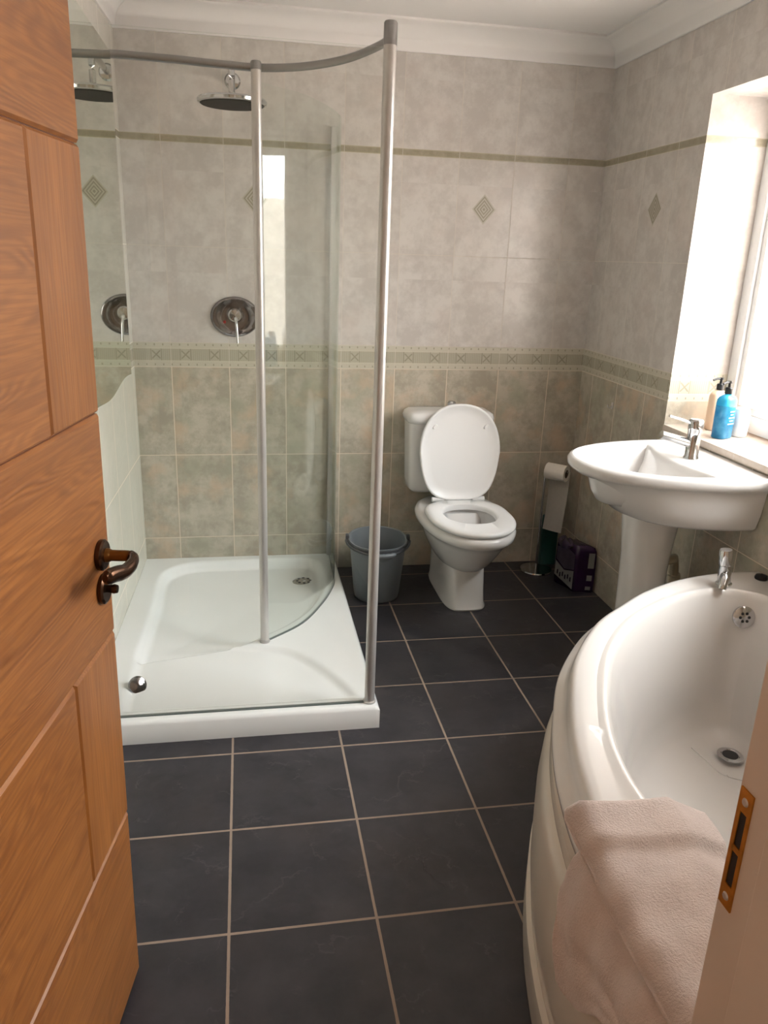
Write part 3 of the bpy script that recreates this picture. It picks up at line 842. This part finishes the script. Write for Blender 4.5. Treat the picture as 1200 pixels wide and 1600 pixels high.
bm = bmesh.new(); tube(bm, [(-0.012, 0.004, 0.118), (-0.045, 0.012, 0.130), (-0.088, 0.022, 0.141)], [0.013, 0.011, 0.010], 14, True, (1.0, 0.45)); obj('lever', bm, MCHR, tp)
bm = bmesh.new(); tube(bm, catmull([(-0.02, 0.105, 0.03), (-0.04, 0.10, 0.25), (-0.055, 0.10, 0.40), (-0.07, 0.09, 0.455), (-0.10, 0.05, 0.47), (-0.15, 0.03, 0.47)], 6), 0.017, 16); pp = obj('waste_pipe', bm, MPIPE, wb); pp['label'] = 'cream plastic waste pipe'
bm = bmesh.new(); tube(bm, [(-0.045, 0.10, 0.34), (-0.052, 0.10, 0.39)], 0.023, 18); obj('pipe_collar', bm, MPIPE, pp)

# ================================================================== BATH
bath = thing('bath', 'white offset corner bath with a bowed panel, filling the corner under the window', 'bath', (0, 0, 0))
XB, YB = XR-0.003, YF+0.012
BZ = 0.555
outer_pts = [(XB, -1.500), (1.98, -1.500), (1.86, -1.521), (1.75, -1.560), (1.63, -1.625), (1.53, -1.70), (1.41, -1.80), (1.276, -1.978), (1.19, -2.155), (1.138, -2.29), (1.104, -2.41), (1.078, -2.55), (1.063, -2.75), (1.058, YB)]
inner_pts = [(2.010, -1.90), (2.008, -1.74), (1.965, -1.655), (1.88, -1.618), (1.78, -1.635), (1.673, -1.684), (1.52, -1.786), (1.383, -1.944), (1.285, -2.119), (1.228, -2.256), (1.196, -2.377), (1.186, -2.50), (1.20, -2.72), (1.27, -2.88), (1.42, -2.965), (1.70, -2.975), (1.90, -2.955), (1.985, -2.87), (2.012, -2.70), (2.014, -2.3)]
BC = Vector((1.62, -2.28, 0))
oc = catmull([(x, y, 0) for x, y in outer_pts], 8)
oc += [Vector((XB, YB, 0))]
ic = catmull([(x, y, 0) for x, y in inner_pts], 8, True)
def radial(poly, a):
    d = Vector((cos(a), sin(a), 0)); best = 0; n = len(poly)
    for i in range(n):
        p, q = poly[i]-BC, poly[(i+1) % n]-BC
        e = q-p; den = d.x*e.y-d.y*e.x
        if abs(den) < 1e-9: continue
        t = (p.x*e.y-p.y*e.x)/den; s_ = (p.x*d.y-p.y*d.x)/den
        if t > 0 and -1e-6 <= s_ <= 1+1e-6: best = max(best, t)
    return BC+d*best
angs = [2*PI*i/150 for i in range(150)]
for c in ((XB, -1.5), (XB, YB), (1.058, YB)): angs.append(math.atan2(c[1]-BC.y, c[0]-BC.x) % (2*PI))
angs = sorted(angs)
OR = [radial(oc, a) for a in angs]; IR = [radial(ic, a) for a in angs]
def orng(off, z):
    out = []
    n = len(OR)
    for i in range(n):
        t = (OR[(i+1) % n]-OR[i-1]).normalized(); nn = Vector((t.y, -t.x, 0))
        if nn.dot(OR[i]-BC) < 0: nn = -nn
        p = OR[i]+nn*off
        if OR[i].x > XB-0.001 and OR[i].y < -1.50+0.001: p.x = XB if off >= 0 else XB+min(0, off)*0.02
        if OR[i].y < YB+0.001: p.y = YB
        p.x = min(p.x, XB); p.y = max(p.y, YB)
        out.append(Vector((p.x, p.y, z)))
    return out
def irng(f, z, sh=(0, 0)):
    C2 = Vector((BC.x+0.02, BC.y+0.05, 0))
    out = []
    n = len(IR)
    for i in range(n):
        t = (IR[(i+1) % n]-IR[i-1]).normalized(); nn = Vector((t.y, -t.x, 0))
        if nn.dot(IR[i]-BC) > 0: nn = -nn
        q = IR[i]+nn*f
        out.append(Vector((q.x, q.y, z)))
    return out
def iscale(s1, z, cx=1.66, cy=-2.22):
    b_ = irng(0.075, z)
    return [Vector((cx+(p.x-cx)*s1, cy+(p.y-cy)*s1, z)) for p in b_]
bm = bmesh.new()
rings = [orng(0.026, 0.486), orng(0.036, 0.486), orng(0.041, 0.490), orng(0.041, 0.500), orng(0.037, 0.506), orng(0.024, 0.511), orng(0.017, 0.517), orng(0.013, 0.530), orng(0.009, 0.546), orng(0.003, 0.554), orng(-0.006, 0.5565), orng(-0.020, 0.556), orng(-0.05, 0.553),
         irng(-0.024, 0.5525), irng(-0.013, 0.555), irng(-0.005, 0.5555), irng(0.002, 0.552), irng(0.010, 0.538), irng(0.028, 0.49), irng(0.05, 0.40), irng(0.072, 0.30), iscale(0.98, 0.22), iscale(0.93, 0.165), iscale(0.85, 0.138), iscale(0.70, 0.128), iscale(0.35, 0.124), iscale(0.05, 0.122)]
loft(bm, rings, True, False, True)
obj('tub', bm, MBATH, bath, angle=60)
bm = bmesh.new()
rings = [orng(0.030, 0.4855), orng(0.030, 0.477), orng(0.020, 0.472), orng(0.020, 0.455), orng(0.036, 0.448), orng(0.040, 0.43), orng(0.036, 0.412), orng(0.034, 0.408), orng(0.046, 0.398), orng(0.054, 0.36), orng(0.060, 0.28), orng(0.058, 0.18), orng(0.050, 0.105), orng(0.048, 0.098), orng(0.060, 0.094), orng(0.060, 0.012), orng(0.054, 0.0)]
loft(bm, rings, True)
obj('bath_panel', bm, MPANEL, bath, angle=40)
# waste, overflow, tap, plug
bm = bmesh.new(); lathe(bm, [(0.036, 0.0), (0.036, 0.003), (0.026, 0.005), (0.024, 0.003), (0.0, 0.001)], 36, Matrix.Translation((1.838, -1.86, 0.142)), True); ws = obj('bath_waste', bm, MCHR, bath)
bm = bmesh.new(); lathe(bm, [(0.0, 0.0042), (0.021, 0.0042), (0.022, 0.003)], 30, Matrix.Translation((1.838, -1.86, 0.142))); obj('waste_hole', bm, MDARK, ws)
Mo = frame_to((1.9285, -1.687, 0.492), (-0.18, -0.95, 0.25))
bm = bmesh.new(); lathe(bm, [(0.033, -0.006), (0.033, 0.002), (0.028, 0.005), (0.0, 0.006)], 36, Mo, True); ov = obj('bath_overflow', bm, MCHR, bath)
for k in range(6):
    a = 2*PI*k/6
    bm = bmesh.new(); lathe(bm, [(0.0, 0.0068), (0.0042, 0.0066), (0.0046, 0.005)], 12, Mo @ Matrix.Translation((0.013*cos(a), 0.013*sin(a), 0))); obj('overflow_slot', bm, MDARK, ov)
tb = bpy.data.objects.new('bath_tap', None); COL.objects.link(tb); tb.parent = bath; tb.location = (1.915, -1.585, 0.556); tb['label'] = 'chrome tap on the rim'
bm = bmesh.new(); lathe(bm, [(0.024, 0.0), (0.024, 0.003), (0.020, 0.008), (0.018, 0.05), (0.0165, 0.062), (0.0195, 0.066), (0.0195, 0.108), (0.017, 0.113), (0.0, 0.114)], 32, Matrix.Rotation(math.radians(-6), 4, 'Y'), True); obj('tap_body', bm, MCHR, tb)
bm = bmesh.new(); tube(bm, catmull([(0.0, -0.004, 0.036), (-0.02, -0.028, 0.030), (-0.032, -0.042, 0.014), (-0.036, -0.046, 0.004)], 4), [0.015]*6+[0.013]*7, 16, True); obj('spout', bm, MCHR, tb)
bm = bmesh.new(); lathe(bm, [(0.019, 0.0), (0.020, 0.005), (0.017, 0.012), (0.006, 0.015), (0.0, 0.018)], 24, Matrix.Identity(4), True)
pl = obj('bath_plug', bm, MDARK); pl.location = (2.062, -1.556, 0.5545); tag(pl, 'small black plug lying on the bath rim by the window wall', 'plug')
# thin wire chain lying in the tub
bm = bmesh.new()
cpts = catmull([(1.742, -1.815, 0.146), (1.752, -1.88, 0.146), (1.757, -1.935, 0.147), (1.785, -1.965, 0.147), (1.83, -1.99, 0.148)], 8)
tube(bm, cpts, 0.0016, 6)
lathe(bm, [(0.0, -0.004), (0.0045, 0), (0.0, 0.004)], 10, Matrix.Translation((1.768, -1.952, 0.149)))
ch = obj('plug_chain', bm, MSAT); tag(ch, 'thin grey plug chain lying on the bottom of the bath', 'chain')

# ================================================================== TOWEL
def towel():
    bm = bmesh.new()
    def rim_x(y): return 1.070-0.02*min(1, max(0, (-2.5-y)/0.3))
    def pw(x, pts):
        for (a, b_), (c, d_) in zip(pts, pts[1:]):
            if a <= x <= c: return b_+(d_-b_)*sm((x-a)/(c-a))
        return pts[0][1] if x < pts[0][0] else pts[-1][1]
    def section(y, dout, din, lift, inn, up=False):
        ro = rim_x(y); P = []
        if up:
            x0 = ro-0.034-lift*.4
            n = 12
            for k in range(n): P.append((x0-0.012+0.001*k, 0.558+0.0008*k+lift*0.35))
            P += [(x0-0.004, 0.570+lift*.6), (x0+0.010, 0.575+lift*.9), (x0+0.03, 0.572+lift), (ro+0.02, 0.571+lift), (ro+0.05, 0.571+lift), (ro+0.08, 0.571+lift), (ro+0.11, 0.572+lift), (ro+inn, 0.566+lift), (ro+inn+0.026+lift, 0.548+lift*.7), (ro+inn+0.042+lift, 0.52)]
            for k in range(1, n+1): P.append((ro+inn+0.046+lift+0.045*k/n, 0.515-din*k/n))
            return P
        n = 12
        for k in range(n): P.append((ro-0.056-lift-0.012*(1-k/n), 0.496-dout*(1-k/n)) if dout > 0.004 else (ro-0.050-lift*0.7, 0.500+0.002*k+lift*0.1))
        P += [(ro-0.052-lift, 0.515), (ro-0.044-lift, 0.532+lift*.3), (ro-0.032-lift*.6, 0.552+lift*.8), (ro-0.012, 0.566+lift), (ro+0.03, 0.570+lift), (ro+0.07, 0.571+lift), (ro+0.11, 0.572+lift), (ro+inn, 0.566+lift), (ro+inn+0.026+lift, 0.548+lift*.7), (ro+inn+0.042+lift, 0.52)]
        for k in range(1, n+1): P.append((ro+inn+0.046+lift+0.045*k/n, 0.515-din*k/n))
        return P
    def sheet(y0, y1, dout, din, lift, amp, seed, th=0.010, n=70, up=False):
        T, Bt = [], []
        for j in range(n+1):
            f = j/n; y = y0+(y1-y0)*f
            P = section(y, dout(y), din(y), lift(y), 0.118, up)
            m = len(P); rt, rb = [], []
            for i in range(m):
                a = P[max(0, i-1)]; c = P[min(m-1, i+1)]
                tx, tz = c[0]-a[0], c[1]-a[1]; L = math.hypot(tx, tz) or 1; nx, nz = -tz/L, tx/L
                v = i/(m-1)
                w = amp*(sin(31*y+4*v+seed)+0.6*sin(67*y-9*v+seed*2)+0.5*sin(13*v*3+20*y))*0.5+amp*0.9
                e = min(1, j/3, (n-j)/3, i/2+0.2, (m-1-i)/2+0.2)
                hh = th*math.sqrt(max(0.05, e))
                yy = y-0.012*sin(v*9+seed)
                rt.append(bm.verts.new((P[i][0]+nx*(w+hh), yy, P[i][1]+nz*(w+hh))))
                rb.append(bm.verts.new((P[i][0]+nx*w, yy, P[i][1]+nz*w)))
            T.append(rt); Bt.append(rb)
        for G in (T, Bt):
            for a, b_ in zip(G, G[1:]): ring_faces(bm, a, b_, False)
        ring_faces(bm, T[0], Bt[0], False); ring_faces(bm, T[-1], Bt[-1], False)
        ring_faces(bm, [r[0] for r in T], [r[0] for r in Bt], False); ring_faces(bm, [r[-1] for r in T], [r[-1] for r in Bt], False)
    # lower layer with a corner hanging down outside the bath
    sheet(-2.605, -3.03, lambda y: pw(-y, [(2.585, 0.02), (2.645, 0.150), (2.665, 0.150), (2.84, 0.030), (3.04, 0.02)]), lambda y: 0.20, lambda y: 0.004, 0.009, 1.3)
    # upper layer, its rolled first fold standing a little proud
    sheet(-2.535, -3.035, lambda y: 0.0, lambda y: 0.17, lambda y: 0.018+0.014*pw(-y, [(2.53, 0.2), (2.56, 1), (2.63, 0.9), (2.655, 0.0), (2.70, 0.12), (2.78, 0.0), (2.83, 0.25), (2.88, 0.0), (3.0, 0.1)]), 0.004, 2.9, up=True)
    return bm
bm = towel()
tw = obj('towel', bm, MTOWEL, angle=70); tag(tw, 'folded pale pinkish terry towel draped over the bath rim by the doorway', 'towel')

# ================================================================== BUCKET
bk = thing('bucket', 'grey plastic oval bucket with a handle, between shower tray and toilet', 'bucket', (1.058, -0.335, 0), (0, 0, math.radians(-6)))
def ov(a, b_, z, cy=0, n=2.25): return sup(a, b_, n, 56, 0, cy, z)
bm = bmesh.new()
loft(bm, [ov(0.094, 0.100, 0.0), ov(0.100, 0.106, 0.006), ov(0.104, 0.112, 0.03), ov(0.120, 0.140, 0.20), ov(0.127, 0.152, 0.262), ov(0.132, 0.158, 0.272), ov(0.131, 0.157, 0.276), ov(0.123, 0.148, 0.274), ov(0.116, 0.136, 0.20), ov(0.099, 0.106, 0.02), ov(0.05, 0.05, 0.012)], True, True, True)
obj('bucket_body', bm, MBUCK, bk, angle=60)
bm = bmesh.new()
loft(bm, [ov(0.128, 0.153, 0.252), ov(0.137, 0.163, 0.254), ov(0.139, 0.165, 0.262), ov(0.136, 0.162, 0.272), ov(0.130, 0.155, 0.270)], True)
obj('rim', bm, MBUCKD, bk, angle=60)
hp = [Vector((-0.134, 0.01, 0.268))]
for i in range(15):
    t = PI+PI*(i+0.5)/15
    hp.append(Vector((0.140*cos(t)*1.03, 0.172*sin(t)*1.02-0.002, 0.268-0.012*sin(PI*(i+0.5)/15))))
hp.append(Vector((0.134, 0.01, 0.268)))
bm = bmesh.new(); tube(bm, hp, 0.005, 10); hh = obj('handle', bm, MBUCKD, bk)
bm = bmesh.new()
gp = [Vector((0.142*cos(t), 0.178*sin(t)-0.002, 0.255)) for t in [PI*1.5+PI*0.12*(k/10-0.35)*2 for k in range(11)]]
tube(bm, gp, [0.009, 0.0105, 0.0095, 0.0105, 0.0095, 0.0105, 0.0095, 0.0105, 0.0095, 0.0105, 0.009], 12); obj('grip', bm, MBUCK, hh)
bm = bmesh.new()
gp = [Vector((0.125*cos(t), 0.153*sin(t)-0.008, 0.232)) for t in [PI*1.5+PI*0.10*(k/8-0.35)*2 for k in range(9)]]
tube(bm, gp, [0.004, 0.010, 0.014, 0.016, 0.016, 0.014, 0.011, 0.007, 0.003], 12, True, (0.5, 1)); obj('pour_lip', bm, MBUCK, bk)
for sx in (-1, 1):
    bm = bmesh.new(); box(bm, sx*0.136-0.008, sx*0.136+0.008, -0.014, 0.022, 0.252, 0.288, 0.004); obj('handle_lug', bm, MBUCKD, bk)

# ================================================================== ROLL STAND + ROLL, teal box, purple pack
hs = thing('toilet_roll_stand', 'free standing chrome toilet roll stand with a round base in the corner', 'toilet roll stand', (1.907, -0.122, 0))
bm = bmesh.new(); lathe(bm, [(0.0, 0.0), (0.078, 0.0), (0.080, 0.004), (0.078, 0.010), (0.06, 0.013), (0.0, 0.013)], 48, None); obj('base', bm, MCHR, hs)
bm = bmesh.new(); lathe(bm, [(0.0065, 0.012), (0.0065, 0.515)], 18, None, True, True); obj('pole', bm, MCHR, hs)
AX = Vector((cos(math.radians(-46)), sin(math.radians(-46)), 0))
bm = bmesh.new(); tube(bm, [Vector((0, 0, 0.51)), Vector((0, 0, 0.522)), AX*0.008+Vector((0, 0, 0.527)), AX*0.115+Vector((0, 0, 0.527))], 0.006, 12); obj('arm', bm, MCHR, hs)
rl = thing('toilet_roll', 'white toilet roll hanging on the chrome stand with a long loose tail of paper', 'toilet roll', (1.907+AX.x*0.058, -0.122+AX.y*0.058, 0.520))
Mr = frame_to((0, 0, 0), AX)
bm = bmesh.new(); lathe(bm, [(0.0205, -0.05), (0.039, -0.05), (0.040, -0.049), (0.040, 0.049), (0.039, 0.05), (0.0205, 0.05), (0.0205, -0.05)], 40, Mr); obj('paper', bm, MPAPER, rl)
bm = bmesh.new(); lathe(bm, [(0.019, -0.0495), (0.0203, -0.0495), (0.0203, 0.0495), (0.019, 0.0495), (0.019, -0.0495)], 32, Mr); obj('cardboard_core', bm, MCARD, rl)
bm = bmesh.new()
side = Vector((AX.y, -AX.x, 0))*1.0     # toward the camera, perpendicular to axis
if side.y < 0: side = -side
rows = []
for k in range(16):
    f = k/15
    z = 0.0-0.30*f
    off = 0.0412-0.03*f*f
    rows.append([AX*s_+side*(off+0.004*sin(s_*30+f*4))+Vector((0, 0, z)) for s_ in [-0.05+0.1*i/8 for i in range(9)]])
for r in rows: pass
loft(bm, rows, False); bmesh.ops.solidify(bm, geom=bm.faces[:], thickness=0.0012); tf = obj('paper_tail', bm, MPAPER, rl)
tc = thing('storage_container', 'dark teal upright container standing in the corner behind the roll tail', 'container', (1.984, -0.062, 0.0135), (0, 0, math.radians(-4)))
bm = bmesh.new(); loft(bm, [sup(0.041*s_, 0.026*s_, 5, 40, 0, 0, z) for s_, z in ((0.94, 0), (1, 0.006), (1, 0.232), (0.95, 0.240))], True, True, True); obj('container_body', bm, MTEAL, tc, angle=50)
bm = bmesh.new(); loft(bm, [sup(0.039*s_, 0.024*s_, 5, 40, 0, 0, z) for s_, z in ((1, 0.2405), (1, 0.250), (0.9, 0.254))], True, True, True); obj('container_lid', bm, MTEAL, tc, angle=50)

pk = thing('tissue_pack', 'purple plastic wrapped pack with a pale label standing on the floor by the right wall', 'pack', (1.995, -0.315, 0), (0, 0, math.radians(0)))
# footprint: A front-left, B front-right, C back-left
A = Vector((-0.005, -0.085, 0)); B = Vector((0.080, -0.105, 0)); C_ = Vector((-0.050, 0.045, 0)); D = C_+(B-A)
def pkpt(f, g, z, e=0.0):
    p = A.lerp(B, f)+(C_-A)*g
    c = (A+B+C_+D)/4
    return c+(p-c)*(1+e)+Vector((0, 0, z))
bm = bmesh.new()
rings = []
for z, e in ((0, -0.06), (0.008, 0.0), (0.06, 0.03), (0.12, 0.02), (0.18, 0.03), (0.205, 0.0), (0.222, -0.10), (0.228, -0.3)):
    ring = []
    for (f0, g0, f1, g1) in ((0, 0, 1, 0), (1, 0, 1, 1), (1, 1, 0, 1), (0, 1, 0, 0)):
        for k in range(8):
            s_ = k/8
            pp_ = pkpt(f0+(f1-f0)*s_, g0+(g1-g0)*s_, z, e+0.015*sin(9*s_+z*60))
            ring.append(pp_)
    rings.append(ring)
loft(bm, rings, True, True, True); obj('wrapper', bm, MPUR, pk, angle=60)
bm = bmesh.new()   # crumpled pale top and handle knot
loft(bm, [[Vector((-0.028+0.03*cos(t)*s_+0.02*z1, 0.0+0.055*sin(t)*s_, 0.205+z1+0.006*sin(3*t+z1*90))) for t in [2*PI*i/24 for i in range(24)]] for s_, z1 in ((1.0, 0.0), (1.1, 0.012), (0.8, 0.028), (0.4, 0.036), (0.1, 0.03))], True, True, True)
obj('gathered_top', bm, MPURD, pk, angle=60)
nrm = Vector((-(C_-A).y, (C_-A).x, 0)).normalized()
if nrm.x > 0: nrm = -nrm
def quad_on(pts, off_n, mat, name, th=0.0015):
    bm = bmesh.new(); vs = [bm.verts.new(p+off_n*0.007) for p in pts]; bm.faces.new(vs)
    bmesh.ops.solidify(bm, geom=bm.faces[:], thickness=th); return obj(name, bm, mat, pk, smooth=False)
L_ = lambda g, z: A+(C_-A)*g+Vector((0, 0, z))
quad_on([L_(0.04, 0.012), L_(0.04, 0.105), L_(0.5, 0.088), L_(0.96, 0.118), L_(0.96, 0.045)], nrm, MLBL, 'pale_label')
quad_on([L_(0.04, 0.110), L_(0.04, 0.185), L_(0.35, 0.200), L_(0.93, 0.19), L_(0.93, 0.126), L_(0.5, 0.095)], nrm, MLAV, 'lavender_panel')
for k in range(6):
    g0 = 0.12+k*0.13; z0_ = 0.045+0.008*(k % 2)
    quad_on([L_(g0, z0_), L_(g0, z0_+0.025), L_(g0+0.06, z0_+0.022), L_(g0+0.06, z0_+0.002)], nrm*1.35, MPURD, 'print_mark')
nf = Vector(((B-A).y, -(B-A).x, 0)).normalized()
F_ = lambda f, z: A.lerp(B, f)+Vector((0, 0, z))
for (f0, f1, z0_, z1_) in ((0.60, 0.92, 0.125, 0.200), (0.60, 0.88, 0.062, 0.090), (0.58, 0.86, 0.016, 0.034)):
    quad_on([F_(f0, z0_), F_(f1, z0_), F_(f1, z1_), F_(f0, z1_)], nf, MLBL, 'side_label')

# ================================================================== SOAP BOTTLES on the sill
def pump_bottle(name, label, loc, mat, r, h, rot, liquid=False):
    t = thing(name, label, 'soap bottle', loc, (0, 0, rot))
    bm = bmesh.new()
    loft(bm, [sup(r*s_, r*s_*0.72, 3.0, 48, 0, 0, z*h) for s_, z in ((0.9, 0), (1, 0.02), (1, 0.80), (0.96, 0.87), (0.80, 0.93), (0.50, 0.975), (0.30, 1.0))], True, True, True)
    obj('bottle', bm, mat, t, angle=60)
    bm = bmesh.new(); lathe(bm, [(0.0125, h), (0.0135, h+0.002), (0.0135, h+0.020), (0.011, h+0.023), (0.005, h+0.024), (0.005, h+0.036), (0.0075, h+0.037), (0.0075, h+0.045), (0.0, h+0.046)], 24, None, True); pm = obj('pump', bm, MBLK, t)
    bm = bmesh.new(); tube(bm, [(0, 0, h+0.041), (-0.018, 0.002, h+0.041), (-0.034, 0.004, h+0.036)], 0.004, 10); obj('nozzle', bm, MBLK, pm)
    return t
b1 = pump_bottle('pump_bottle', 'blue pump bottle of liquid soap on the sill, nearest the basin tap', (2.180, -1.052, 0.891), MBLUE, 0.038, 0.158, math.radians(25))
b2 = pump_bottle('pump_bottle', 'cream pump bottle on the sill behind the blue bottle', (2.235, -0.915, 0.891), MCREAM, 0.034, 0.150, math.radians(10))
b1['group'] = b2['group'] = 'pump bottles on the sill'
bm = bmesh.new(); n_ = Vector((-0.39, -0.92, 0))
for k in range(5):
    zz = 0.052+0.011*k; w = (0.018, 0.010, 0.016, 0.008, 0.013)[k]
    box(bm, -w, w, -0.0287, -0.0270, zz, zz+0.004)
o = obj('bottle_print', bm, plain('pale_print', S(190, 222, 240), 0.4), b1, smooth=False)
bm = bmesh.new()
for k in range(6):
    zz = 0.045+0.012*k; w = (0.014, 0.018, 0.009, 0.016, 0.011, 0.015)[k]
    box(bm, -w, w, -0.0257, -0.0243, zz, zz+0.004)
o = obj('bottle_print', bm, plain('grey_print', S(168, 160, 156), 0.5), b2, smooth=False)
bm = bmesh.new(); lathe(bm, [(0.026, 0.0), (0.029, 0.004), (0.031, 0.05), (0.030, 0.085), (0.026, 0.10), (0.012, 0.106), (0.0, 0.107)], 32, None, True)
wt = obj('white_tub', bm, MWTUB); wt.location = (2.262, -1.03, 0.891); tag(wt, 'plain white round tub on the sill beside the window frame', 'tub')
# little wall hook
wh = thing('wall_hook', 'small metal hook on the tiled wall above the basin', 'hook', (XR, -0.362, 0.875))
bm = bmesh.new(); box(bm, -0.004, -0.0005, -0.008, 0.008, -0.012, 0.018, 0.001); obj('hook_plate', bm, MSAT, wh)
bm = bmesh.new(); tube(bm, catmull([(-0.003, 0, 0.002), (-0.014, 0, -0.006), (-0.022, 0, -0.002), (-0.024, 0, 0.008)], 4), 0.0028, 10); obj('hook_arm', bm, MSAT, wh)
